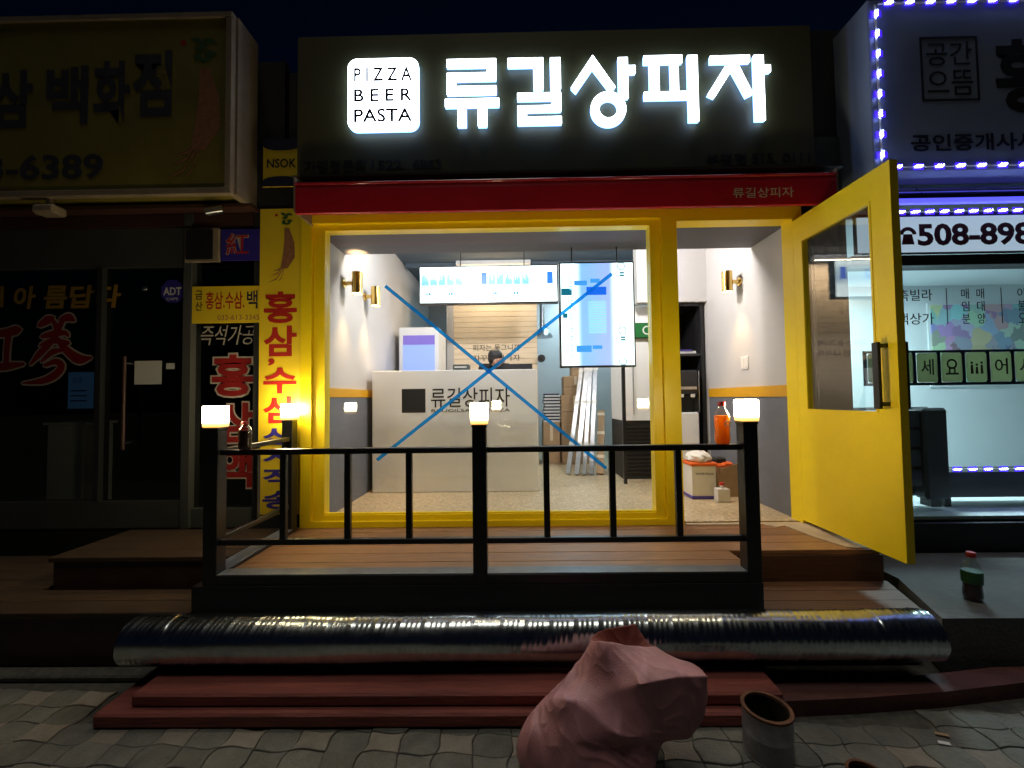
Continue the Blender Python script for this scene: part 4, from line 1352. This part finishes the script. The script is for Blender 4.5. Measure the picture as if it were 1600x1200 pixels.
# vertical yellow banner
vb = thing('vertical_banner', 'tall narrow yellow banner with a ginseng root and vertical Korean lettering', 'banner', (-1.77, 3.04, 0.55))
box('panel', -1.935, -1.622, 3.042, 3.056, 0.56, 2.86, 'banner_yellow', vb)
col_ = [('홍', 1.965, 2.215, 'ink_red'), ('삼', 1.70, 1.945, 'ink_red'), (',', 1.635, 1.685, 'ink_red'), ('수', 1.405, 1.62, 'ink_red'), ('삼', 1.165, 1.385, 'ink_red'), ('산', 0.965, 1.13, 'ink_blue'), ('지', 0.845, 0.955, 'ink_blue'), ('직', 0.715, 0.835, 'ink_blue'), ('송', 0.575, 0.705, 'ink_blue')]
col_ = [('홍', 1.985, 2.225, 'ink_red'), ('삼', 1.735, 1.965, 'ink_red'), (',', 1.665, 1.72, 'ink_red'), ('수', 1.455, 1.65, 'ink_red'), ('삼', 1.235, 1.435, 'ink_red'), ('산', 1.075, 1.205, 'ink_blue'), ('지', 0.93, 1.055, 'ink_blue'), ('직', 0.765, 0.90, 'ink_blue'), ('송', 0.60, 0.735, 'ink_blue')]
for ch, z0, z1, m_ in col_:
    x0, x1 = (-1.90, -1.65) if ch != ',' else (-1.865, -1.815)
    text('letter', ch, x0, x1, z0, z1, 3.0405, m_, vb, off=0.03, depth=0.001)


def ginseng(parent, cx, ztop, s, y, name='root_print'):
    g = B()
    c = [(cx + 0.02 * s, ztop - 0.30 * s), (cx + 0.06 * s, ztop - 0.52 * s), (cx + 0.05 * s, ztop - 0.75 * s), (cx - 0.02 * s, ztop - 0.92 * s)]
    w = [0.035 * s, 0.075 * s, 0.095 * s, 0.055 * s]
    g.plate([(x + ww, z) for (x, z), ww in zip(c, w)] + [(x - ww, z) for (x, z), ww in list(zip(c, w))[::-1]], y - 0.001, y)
    g.obj(name, 'ginseng_print', parent)
    for k, (dx, dz) in enumerate(((-0.22, -0.20), (-0.18, -0.10), (-0.26, -0.26), (-0.10, -0.22))):
        h = B()
        p0 = Vector((cx - 0.01 * s, ztop - (0.84 + 0.02 * k) * s))
        p1 = p0 + Vector((dx * 0.45, dz * 0.75)) * s
        p2 = p0 + Vector((dx, dz)) * s
        tw = 0.016 * s
        h.plate([(p0.x, p0.y + tw), (p1.x, p1.y + tw * 0.7), (p2.x, p2.y), (p1.x, p1.y - tw * 0.7), (p0.x, p0.y - tw)], y - 0.0016 - 0.0001 * k, y - 0.0011)
        h.obj('root_hair_print', 'ginseng_print', parent)
    lf = B()
    rr = random.Random(2)
    for k in range(8):
        a = rr.uniform(0, 6.28)
        px, pz = cx + rr.uniform(-0.07, 0.07) * s, ztop - rr.uniform(0.08, 0.28) * s
        ux, uz = math.cos(a) * 0.055 * s, math.sin(a) * 0.055 * s
        lf.plate([(px + ux, pz + uz), (px - uz * 0.4, pz + ux * 0.4), (px - ux, pz - uz), (px + uz * 0.4, pz - ux * 0.4)], y - 0.0010 - 0.00015 * k, y - 0.0002)
    lf.obj('leaf_print', 'ink_green', parent)
    B().cyl((cx - 0.14 * s, y - 0.001, ztop - 0.10 * s), (cx - 0.14 * s, y, ztop - 0.10 * s), 0.022 * s, n=12).obj('berry_print', 'ink_red', parent)


ginseng(vb, -1.74, 2.86, 0.50, 3.0405)

# security company sticker panel
ns = thing('security_plate', 'small yellow and navy plate lettered above the vertical banner', 'sign', (-1.78, 3.03, 3.03))
box('panel', -1.915, -1.635, 3.04, 3.05, 3.03, 3.40, 'banner_yellow', ns)
B().plate([(-1.915, 3.40), (-1.635, 3.40), (-1.635, 3.345)] + [(-1.775 + 0.14 * math.cos(math.pi * k / 8), 3.345 - 0.035 * math.sin(math.pi * k / 8)) for k in range(1, 8)] + [(-1.915, 3.345)], 3.037, 3.0395).obj('top_band', 'ink_navy', ns)
B().plate([(-1.915, 3.03), (-1.635, 3.03), (-1.635, 3.075)] + [(-1.775 + 0.14 * math.cos(math.pi * k / 8), 3.075 + 0.035 * math.sin(math.pi * k / 8)) for k in range(1, 8)] + [(-1.915, 3.075)], 3.037, 3.0395).obj('bottom_band', 'ink_navy', ns)
text('lettering', 'NSOK', -1.885, -1.66, 3.175, 3.245, 3.0385, 'ink_black', ns, off=0.02, depth=0.0008)

# big gold sign of the ginseng shop
ls = thing('ginseng_sign', 'large unlit gold box sign with dark Korean letters and a ginseng root', 'sign', (-3.4, 2.9, 2.86))
B().box(-5.4, -2.03, 2.80, 3.055, 2.90, 4.13).obj('box_body', 'sign_gold_dark', ls)
fm = B()
fm.box(-5.42, -1.985, 2.785, 2.83, 2.855, 2.8995, 0.004)
fm.box(-2.0295, -1.985, 2.785, 2.83, 2.9, 4.13, 0.004)
fm.box(-5.42, -1.985, 2.785, 2.83, 4.1305, 4.17, 0.004)
fm.box(-2.0295, -1.97, 2.8305, 3.055, 2.87, 4.16)
fm.obj('frame', 'sign_frame', ls)
box('support_beam', -5.4, -1.95, 2.96, 3.058, 2.842, 2.868, 'brown_trim', ls)
for ch, x0, x1, z0, z1 in (('백', -3.32, -3.02, 3.38, 3.80), ('화', -2.98, -2.72, 3.38, 3.83), ('점', -2.70, -2.42, 3.42, 3.90), ('삼', -3.72, -3.42, 3.36, 3.78)):
    text('letter', ch, x0, x1, z0, z1, 2.799, 'ink_faded', ls, off=0.03, depth=0.002)
text('phone_number', '613-6389', -4.05, -2.90, 2.98, 3.16, 2.799, 'ink_faded', ls, off=0.02, depth=0.002)
ginseng(ls, -2.21, 4.05, 0.95, 2.7995)
fl = thing('flood_lamp', 'small pale lamp bracket under the left end of the gold sign', 'lamp', (-3.28, 2.85, 2.75))
B().cyl((-3.30, 2.82, 2.80), (-3.30, 2.82, 2.854), 0.018, n=12).obj('stem', 'sign_frame', fl, smooth=True)
B().box(-3.38, -3.22, 2.77, 2.87, 2.735, 2.80, 0.015).obj('head', 'sign_frame', fl)

# ================================================================== RIGHT NEIGHBOUR: ESTATE OFFICE
eo = thing('estate_office', 'lit office front with lettered glass and violet light strips', 'shop', (3.9, 3.1, 0))
box('floor', 2.46, 7.4, 3.0, 5.2, 0.30, 0.475, 'office_wall', eo)
box('back_wall', 2.46, 7.4, 5.2, 5.3, 0.475, 2.75, 'office_wall', eo)
box('side_wall', 2.36, 2.458, 3.21, 5.3, 0.30, 2.75, 'office_wall', eo)
box('far_wall', 7.4, 7.5, 3.0, 5.3, 0.0, 3.33, 'office_wall', eo)
box('ceiling', 2.46, 7.4, 3.16, 5.3, 2.75, 2.82, 'office_wall', eo)
box('upper_wall', 2.28, 7.4, 3.09, 3.155, 2.84, 4.20, 'wall_dark', eo)
box('plinth', 2.46, 7.4, 2.97, 3.06, 0.278, 0.475, 'black_skirt', eo)
box('sill', 2.46, 7.4, 3.061, 3.16, 0.278, 0.50, 'office_wall', eo)
box('window_head', 2.46, 7.4, 2.99, 3.12, 2.33, 2.405, 'black_matte', eo)
box('pane', 2.461, 7.399, 3.02, 3.028, 0.501, 2.329, 'window_glass', eo)
for ch, x0, x1, z0, z1 in (('신축빌라', 2.76, 3.03, 2.075, 2.16), ('주택상가', 2.74, 3.035, 1.90, 1.985)):
    text('lettering', ch, x0 - 0.04, x1 + 0.02, z0, z1, 3.018, 'ink_black', eo, off=0.005, depth=0.001)
for x0, s_ in ((3.26, '매임분'), (3.37, '매대양'), (3.665, '이불오')):
    for k, ch in enumerate(s_):
        text('letter', ch, x0, x0 + 0.055, 2.085 - 0.092 * k, 2.16 - 0.092 * k, 3.018, 'ink_black', eo, off=0.005, depth=0.001)
for x0 in (3.15, 3.545):
    box('divider_line', x0, x0 + 0.005, 3.016, 3.018, 1.90, 2.165, 'ink_black', eo)
nb_ = B()
nb_.box(2.525, 5.2, 3.012, 3.0165, 1.692, 1.71)
nb_.box(2.525, 5.2, 3.012, 3.0165, 1.455, 1.475)
for k in range(15):
    xb = 2.565 + k * 0.1765 - 0.012
    nb_.box(xb - 0.0285, xb, 3.012, 3.0165, 1.475, 1.692)
nb_.obj('name_band', 'band_navy', eo)
for k, ch in enumerate(['서', '오', '세', '요', 'fig', '어', '서', '오', '세', '요']):
    x0 = 2.50 + (k - 0) * 0.1765 + 0.065
    tl = B().plate(rrect(x0 - 0.01, x0 + 0.138, 1.477, 1.69, 0.02, 4), 3.009, 3.0115).obj('tile', 'tile_green', eo)
    if ch == 'fig':
        for q in range(3):
            px = x0 + 0.03 + q * 0.035
            g = B()
            g.cyl((px, 3.008, 1.615 - 0.015 * (q % 2)), (px, 3.0088, 1.615 - 0.015 * (q % 2)), 0.009, n=10)
            g.plate([(px - 0.010, 1.535), (px + 0.010, 1.535), (px + 0.007, 1.60 - 0.015 * (q % 2)), (px - 0.007, 1.60 - 0.015 * (q % 2))], 3.008, 3.0088)
            g.obj('figure_print', 'brown_trim', tl)
    else:
        text('letter', ch, x0 + 0.018, x0 + 0.11, 1.53, 1.645, 3.0088, 'ink_black', tl, off=0.01, depth=0.0008)
# phone panel with violet tube above
pp = thing('phone_panel', 'pale lit strip sign with a telephone number under violet lights', 'sign', (3.9, 2.98, 2.4))
box('case', 2.47, 5.5, 2.96, 2.989, 2.408, 2.70, 'black_matte', pp)
box('face', 2.475, 5.49, 2.953, 2.9595, 2.415, 2.672, 'phone_panel', pp)
text('lettering', '508-898', 2.90, 3.715, 2.455, 2.620, 2.9525, 'ink_maroon', pp, off=0.035, depth=0.001)
ph = B()
ph.plate([(2.785, 2.47), (2.875, 2.47), (2.86, 2.545), (2.80, 2.545)], 2.951, 2.9525)
ph.ring(2.83, 2.535, 0.062, 0.035, 2.9490, 2.9508, 16, 0.15, math.pi - 0.15)
ph.ring(2.83, 2.505, 0.02, 0.011, 2.9490, 2.9508, 14)
ph.obj('telephone_symbol', 'ink_maroon', pp)
tb = thing('light_tube', 'violet glowing tube above the telephone panel', 'lamp', (3.9, 2.94, 2.73))
B().cyl((2.66, 2.935, 2.775), (5.5, 2.935, 2.775), 0.022, n=14).obj('tube', 'tube_violet', tb, smooth=True)
box('bracket', 2.66, 5.5, 2.958, 3.088, 2.765, 2.79, 'shop_grey', tb)
gb = thing('metal_pipe', 'horizontal metal pipe below the violet edged sign', 'pipe', (3.9, 2.9, 2.9))
B().cyl((2.45, 2.98, 2.875), (5.5, 2.98, 2.875), 0.024, n=14).obj('pipe', 'steel', gb, smooth=True)


def led_run(p, q, n, label, tilt):
    """a strip of LED modules of three bulbs each from p to q"""
    t = thing('led_strip', label, 'light strip', p, 'violet light strips of the office')
    p, q = Vector(p), Vector(q)
    d = (q - p).normalized()
    B().beam(p, q, 0.012, 0.006).obj('carrier', 'plastic_white', t)
    for k in range(n):
        c = p + (q - p) * ((k + 0.5) / n)
        m = B()
        for j in (-1, 0, 1):
            e = c + d * 0.017 * j + Vector((0, -0.009, 0))
            m.beam(e - Vector(tilt) * 0.011, e + Vector(tilt) * 0.011, 0.006, 0.006)
        m.obj('led_bulb', 'led_white', t)
        B().box(c.x - 0.034, c.x + 0.034, c.y - 0.005, c.y - 0.0035, c.z - 0.021, c.z + 0.021).obj('led_housing', 'led_violet', t)
    return t


led_run((2.52, 2.765, 4.085), (5.2, 2.765, 4.085), 19, 'violet light strip along the top edge of the office sign', (0.7, 0, 0.7))
led_run((2.50, 2.765, 2.95), (2.50, 2.765, 4.08), 8, 'violet light strip down the left edge of the office sign', (0.8, 0, 0.6))
led_run((2.53, 2.765, 2.935), (5.2, 2.765, 2.935), 19, 'violet light strip along the bottom edge of the office sign', (0.7, 0, 0.7))
led_run((2.72, 2.94, 2.70), (5.2, 2.94, 2.70), 24, 'violet light strip just above the telephone number', (0.8, 0, 0.5))
led_run((3.28, 3.30, 0.795), (5.2, 3.30, 0.795), 16, 'violet light strip low behind the office glass', (0.9, 0, 0.3))
os_ = thing('office_sign', 'pale office sign panel edged with violet lights and a square seal', 'sign', (3.8, 2.85, 2.95))
B().box(2.455, 5.3, 2.775, 3.085, 2.915, 4.125, 0.006).obj('panel', 'sign_white', os_)
se = B()
for a in ((2.80, 3.19, 3.835, 3.848), (2.80, 3.19, 3.395, 3.408)):
    se.box(a[0], a[1], 2.772, 2.7745, a[2], a[3])
se.box(2.80, 2.813, 2.772, 2.7745, 3.408, 3.835)
se.box(3.177, 3.19, 2.772, 2.7745, 3.408, 3.835)
se.obj('seal_outline', 'ink_black', os_)
text('seal_lettering', '공간', 2.84, 3.15, 3.645, 3.81, 2.774, 'ink_black', os_, off=0.0, depth=0.001)
text('seal_lettering', '으뜸', 2.84, 3.15, 3.435, 3.61, 2.774, 'ink_black', os_, off=0.0, depth=0.001)
text('lettering', '황금', 3.30, 4.2, 3.30, 3.82, 2.774, 'ink_black', os_, off=0.03, depth=0.001)
text('lettering', '공인중개사사무소', 2.71, 3.85, 3.045, 3.165, 2.774, 'ink_navy', os_, off=0.02, depth=0.001)
pl = thing('pillar_panel', 'dark vertical panel with a black Korean letter behind the open door glass', 'sign', (2.42, 3.03, 1.2))
box('panel', 2.21, 2.45, 3.025, 3.039, 0.9, 2.82, 'shop_grey', pl)
text('letter', '신', 2.24, 2.43, 2.38, 2.68, 3.0245, 'ink_black', pl, off=0.03, depth=0.001)
text('letter', '축', 2.24, 2.43, 1.98, 2.28, 3.0245, 'ink_black', pl, off=0.03, depth=0.001)
# inside the office
wm = thing('wall_map', 'pastel coloured district map on the office back wall', 'map', (6.0, 5.19, 1.47))
B().box(5.20, 6.9, 5.170, 5.1805, 1.50, 2.50, 0.0).obj('sheet', 'wall_map', wm)
box('board', 5.17, 6.93, 5.181, 5.199, 1.47, 2.53, 'office_wall', wm)
ol = thing('ceiling_lamp', 'white ceiling lamp inside the office', 'lamp', (3.9, 4.2, 2.75))
box('housing', 3.5, 4.3, 4.1, 4.4, 2.72, 2.7495, 'white_enamel', ol)
box('diffuser', 3.52, 4.28, 4.12, 4.38, 2.71, 2.7195, 'ceiling_led', ol)
light('lamp_light', 'AREA', (3.9, 4.25, 2.70), 50, (0.62, 0.92, 0.98), ol, 0.75, 0.25, direction=(0, 0, -1))
sf = thing('dark_sofa', 'dark padded office seat with horizontal cushions behind the glass', 'sofa', (3.1, 3.4, 0.476))
for k in range(4):
    B().box(2.78, 3.20, 3.30, 3.40, 0.66 + k * 0.155, 0.80 + k * 0.155, 0.03, 2).obj('cushion', 'leather_dark', sf, smooth=True)
box('back', 2.72, 3.40, 3.405, 3.47, 0.56, 1.285, 'leather_dark', sf, 0.02)
box('arm', 3.205, 3.40, 3.28, 3.404, 0.56, 1.28, 'leather_dark', sf, 0.02)
box('foot', 2.74, 2.82, 3.31, 3.40, 0.5, 0.655, 'black_matte', sf)
box('foot', 3.26, 3.34, 3.31, 3.40, 0.5, 0.5595, 'black_matte', sf)
for o in (sf,):
    pass
cab = thing('low_cabinet', 'low dark cabinet behind the violet strip in the office', 'cabinet', (4.3, 3.45, 0.476))
box('body', 3.43, 5.3, 3.36, 3.6, 0.56, 0.76, 'leather_dark', cab)
for xx in (3.46, 4.3, 5.2):
    box('leg', xx, xx + 0.05, 3.40, 3.45, 0.476, 0.5595, 'black_matte', cab)

# ================================================================== LOOSE THINGS ON THE STREET
# spiral duct lying on the red step
dc = thing('spiral_duct', 'long silver spiral ventilation duct lying on the red step', 'duct', (0, 2.045, 0.116))
db = bmesh.new()
Rr, NA, NL = 0.110, 44, 760
x0_, x1_ = -1.905, 1.97
rings = []
for i in range(NL + 1):
    x = x0_ + (x1_ - x0_) * i / NL
    rg = []
    for k in range(NA):
        a = 2 * math.pi * k / NA
        ph_ = (x / 0.118 + k / NA)
        f = ph_ - math.floor(ph_)
        seam = math.exp(-((f - 0.5) / 0.035) ** 2) * 0.0034
        g4 = ph_ * 5
        rib = (0.5 + 0.5 * math.cos(2 * math.pi * g4)) ** 4 * 0.0015
        dent = 0.0034 * noise.noise((x * 1.7, math.cos(a) * 1.2, math.sin(a) * 1.2)) + 0.0010 * noise.noise((x * 9, math.cos(a) * 2.5, math.sin(a) * 2.5))
        r = Rr + seam + rib + dent
        zc = 0.228 - 0.002 + 0.006 * math.cos(x * 0.7) + (0.004 if abs(x) > 1.7 else 0)
        rg.append(db.verts.new((x, 2.048 + 0.006 * math.sin(x * 1.3) + r * math.cos(a), zc + r * math.sin(a))))
    rings.append(rg)
for a_, b3 in zip(rings, rings[1:]):
    for k in range(NA):
        db.faces.new((a_[k], a_[(k + 1) % NA], b3[(k + 1) % NA], b3[k]))
q_ = B()
q_.bm.free()
q_.bm = db
du = q_.obj('tube', 'galvanised', dc, smooth=False)
for p_ in du.data.polygons:
    p_.use_smooth = True

# pink woven sack
sk = thing('woven_sack', 'slumped pink woven sack with an open mouth on the paving', 'sack', (0.3, 1.6, 0))
V_ = {'a2':(-0.060,1.570,0.100), 'b':(-0.007,1.590,0.144), 'c':(0.069,1.640,0.212), 'd':(0.126,1.630,0.250), 'e':(0.194,1.670,0.296), 'f':(0.246,1.700,0.377), 'g':(0.272,1.700,0.408), 'h':(0.328,1.760,0.425), 'i':(0.459,1.800,0.413), 'j':(0.495,1.800,0.424), 'k':(0.533,1.760,0.353), 'l':(0.305,1.640,0.445), 'm':(0.497,1.660,0.403), 'n':(0.551,1.670,0.406), 'o':(0.638,1.700,0.368), 'p':(0.715,1.660,0.33), 'q':(0.705,1.600,0.335), 'r':(0.422,1.510,0.367), 's':(0.575,1.540,0.376), 't':(0.428,1.520,0.293), 'u':(0.500,1.535,0.150), 'v':(0.435,1.490,0.198), 'w':(0.640,1.575,0.105), 'x':(0.712,1.600,0.215), 'y':(0.300,1.470,0.221), 'z':(0.136,1.550,0.290), 'aa':(0.288,1.490,0.157), 'bb':(0.169,1.490,0.194), 'cc':(0.297,1.555,0.291), 'dd':(0.352,1.580,0.378), 'ff':(0.262,1.620,0.317), 'gg':(0.570,1.535,0.255), 'hh':(0.423,1.575,0.393), 'ii':(0.128,1.530,0.219), 'jj':(0.080,1.520,0.159), 'kk':(0.363,1.505,0.160), 'll':(0.213,1.545,0.287),
      'b0':(-0.065,1.56,0.004), 'b1':(0.05,1.47,0.003), 'b2':(0.16,1.43,0.003), 'b3':(0.29,1.43,0.003), 'b4':(0.42,1.46,0.003), 'b5':(0.50,1.53,0.004), 'b6':(0.48,1.545,0.09),
      # back of the sack
      'r0':(0.02,1.74,0.006), 'r1':(0.22,1.775,0.006), 'r2':(0.42,1.775,0.006), 'r3':(0.50,1.70,0.01), 'r4':(0.05,1.75,0.13), 'r5':(0.20,1.80,0.22), 'r6':(0.36,1.815,0.25), 'r7':(0.50,1.80,0.24), 'r8':(0.66,1.73,0.22), 'r9':(0.63,1.69,0.11), 'ra':(0.30,1.79,0.34), 'mo':(0.42,1.715,0.285)}
F_ = '''a2 b0 b1 jj|b0 a2 r4 r0|a2 b c r4|a2 jj ii b|jj b1 b2 bb|ii jj bb|b ii z c|c z d|ii bb y ll|z ii ll|d z ll ff|e d ff|e ff f|f ff l g|ff ll cc|ff cc dd l|l dd hh m|dd cc r hh|cc t r|cc y v t|ll y cc|y aa kk v|bb aa y|bb b2 b3 aa|aa b3 b4 kk|kk b4 b6 v|b4 b5 b6|v b6 u|t v u|r t gg s|t u w gg|gg w x|gg x q s|r s m hh|s q p o|s o n m|b6 b5 r3 r9|u b6 r9 w|w r9 r8 x|x r8 o p|q x p|c d r5 r4|d e ra r5|e f g ra|g h ra|h i r6 ra|i j r6|j k r7 r6|k n o r8|k r8 r7|ra r6 r5|r4 r5 r1 r0|r5 r6 r2 r1|r6 r7 r3 r2|r7 r8 r9 r3|g l mo h|l m mo|m n k mo|h mo i|i mo j|j mo k|b0 r0 r1 b2 b1|r1 r2 b4 b3 b2|r2 r3 b5 b4'''
names = list(V_)
o0 = sk.location
me = bpy.data.meshes.new('sack_body')
me.from_pydata([Vector(V_[n]) - o0 for n in names], [], [tuple(names.index(v) for v in f.split()) for f in F_.split('|')])
bm_ = bmesh.new()
bm_.from_mesh(me)
bmesh.ops.recalc_face_normals(bm_, faces=bm_.faces[:])
cl = bm_.edges.layers.float.new('crease_edge')
for f in bm_.faces:
    if any(names[v.index] == 'mo' for v in f.verts):
        f.material_index = 1
bm_.verts.ensure_lookup_table()
idx = {n: k for k, n in enumerate(names)}
hard = {('r', 's'): 1, ('s', 'q'): 1, ('l', 'dd'): .55, ('dd', 'hh'): .3, ('hh', 'r'): 1, ('dd', 'r'): .9, ('r', 't'): .5, ('t', 'v'): .5, ('y', 'v'): 1, ('ll', 'y'): .9, ('z', 'll'): .6, ('bb', 'aa'): .6, ('aa', 'kk'): .95, ('kk', 'v'): .5, ('l', 'm'): 1, ('m', 'n'): 1, ('g', 'l'): 1, ('g', 'h'): 1, ('h', 'i'): 1, ('i', 'j'): 1, ('j', 'k'): 1, ('k', 'n'): 1, ('q', 'x'): .6, ('x', 'w'): .5, ('w', 'u'): .5, ('c', 'd'): .4, ('d', 'z'): .5, ('u', 'v'): .4, ('mo', 'j'): .8, ('o', 'p'): .4, ('p', 'q'): .6}
for e in bm_.edges:
    a, b_ = names[e.verts[0].index], names[e.verts[1].index]
    e[cl] = hard.get((a, b_), hard.get((b_, a), 0.05))
bm_.to_mesh(me)
bm_.free()
me.materials.append(MATS['sack_weave'])
me.materials.append(MATS['sack_inside'])
so = bpy.data.objects.new('tmp', me)
COL.objects.link(so)
ss = so.modifiers.new('s', 'SUBSURF')
ss.levels = ss.render_levels = 4
s2 = so.modifiers.new('f', 'SUBSURF')
s2.subdivision_type = 'SIMPLE'
s2.levels = s2.render_levels = 1
bpy.context.view_layer.update()
res = bpy.data.meshes.new_from_object(so.evaluated_get(bpy.context.evaluated_depsgraph_get()))
bpy.data.objects.remove(so)
nrm = [v.normal.copy() for v in res.vertices]
for v, n_ in zip(res.vertices, nrm):
    p = v.co
    wv = Vector((noise.noise(p * 5), noise.noise(p * 5 + Vector((9, 0, 0))), noise.noise(p * 5 + Vector((0, 7, 0))))) * 0.10
    q = p + wv
    al_, ac_ = q.x * 0.62 - q.z * 0.78, q.x * 0.78 + q.z * 0.62
    rdg = (1 - abs(noise.noise(Vector((al_ * 2.2, ac_ * 7.5, q.y * 5))))) ** 2
    r2 = (1 - abs(noise.noise(Vector((al_ * 6, ac_ * 21, q.y * 13)) + Vector((3, 1, 2))))) ** 3
    r3 = noise.noise(Vector((q.x * 40, q.y * 40, q.z * 40)))
    fl_ = min(1.0, max(0.0, (p.z - 0.0) / 0.06))
    v.co = p + n_ * (0.010 * rdg + 0.0035 * r2 + 0.0004 * r3 - 0.008) * fl_
    if v.co.z < 0.003:
        v.co.z = 0.003
res.name = 'sack_body'
for p_ in res.polygons:
    p_.use_smooth = True
sb = bpy.data.objects.new('sack_body', res)
COL.objects.link(sb)
sb.parent = sk

# paint cans
def can(x, y, z0, r, h, label, name='paint_can'):
    t = thing(name, label, 'can', (x, y, z0))
    B().lathe((x, y, z0), [(r * 0.97, 0.001), (r * 0.99, 0.004), (r * 0.96, 0.010), (r, 0.02), (r, h * 0.48), (r * 1.012, h * 0.50), (r, h * 0.52), (r, h - 0.014), (r * 1.03, h - 0.008), (r * 1.03, h), (r * 0.90, h), (r * 0.90, h - 0.012), (r * 0.94, h - 0.014)], 36, True).obj('shell', 'tin_grey', t, smooth=True)
    B().lathe((x, y, z0), [(r * 1.036, h - 0.0085), (r * 1.036, h + 0.001), (r * 0.885, h + 0.001), (r * 0.885, h - 0.010)], 36, True).obj('rusty_rim', 'rust', t, smooth=True)
    B().lathe((x, y, z0), [(r * 0.935, h - 0.012), (r * 0.935, h * 0.22), (0.0001, h * 0.22)], 36, True).obj('dark_inside', 'can_inside_dark', t, smooth=True)  # near-black inner wall puts the shade of the can's depth into colour
    return t


can(0.962, 1.662, 0.0, 0.087, 0.178, 'open grey paint can with a rusty rim beside the sack')
can(1.19, 1.47, 0.0, 0.060, 0.09, 'small rusty open tin at the bottom edge of the picture', 'rusty_tin')

# bottles
def bottle(x, y, z, h, r, body, cap, label, fill=0.55, lab=None):
    t = thing('plastic_bottle', label, 'bottle', (x, y, z))
    z += 0.0008
    pf = [(r * 0.86, 0.0), (r, 0.02 * h / 0.2), (r * 0.97, h * 0.18), (r * 0.90, h * 0.30), (r * 0.97, h * 0.42), (r, h * 0.56), (r * 0.97, h * 0.66), (r * 0.72, h * 0.77), (r * 0.42, h * 0.85), (r * 0.38, h * 0.90)]
    B().lathe((x, y, z), pf, 24).obj('shell', 'bottle_clear', t, smooth=True)
    inner = [(rr * 0.95, zz + 0.002) for rr, zz in pf if zz <= h * fill]
    B().lathe((x, y, z), inner + [(0.0002, inner[-1][1] + 0.002)], 24).obj('drink', body, t, smooth=True)
    B().lathe((x, y, z), [(r * 0.46, h * 0.895), (r * 0.48, h * 0.90), (r * 0.48, h * 0.985), (r * 0.42, h)], 18).obj('cap', cap, t, smooth=True)
    if lab:
        B().lathe((x, y, z), [(r * 1.01, h * 0.36), (r * 1.03, h * 0.37), (r * 1.04, h * 0.60), (r * 1.02, h * 0.61)], 24).obj('label_wrap', lab, t, smooth=True)
    return t


ob_ = bottle(1.090, 2.205, 1.142, 0.225, 0.040, 'juice_orange', 'plastic_red', 'orange drink bottle with a red cap standing on the rail beside the right lamp', 0.67)
B().ring(1.098, 1.142 + 0.11, 0.016, 0.010, 2.1625, 2.1640, 18).obj('logo_print', 'paper_white', ob_)
bottle(-1.475, 2.205, 1.142, 0.150, 0.034, 'cola_dark', 'plastic_red', 'dark drink bottle with a red cap standing on the rail beside the left lamp', 0.67)
bottle(2.455, 2.29, 0.277, 0.255, 0.042, 'cola_dark', 'plastic_red', 'small bottle with a green label and red cap standing on the concrete porch', 0.60, 'label_green')

# scraps on the paving
lt = B()
lt.slab([(1.66, 1.70), (1.70, 1.69), (1.705, 1.705), (1.668, 1.715)], 0.003, 0.006)
tag(lt.obj('paper_scrap', 'paper_white', origin=(1.68, 1.70, 0.003)), 'small white scrap of paper on the right paving', 'litter')
lt = B()
lt.slab([(1.69, 1.745), (1.735, 1.73), (1.74, 1.742), (1.70, 1.757)], 0.003, 0.007)
tag(lt.obj('paper_scrap', 'cardboard', origin=(1.71, 1.74, 0.003)), 'small brown scrap behind the white scrap on the paving', 'litter')

bpy.data.objects.remove(_to)
bpy.data.scenes.remove(_ts)
bpy.data.curves.remove(_tc)
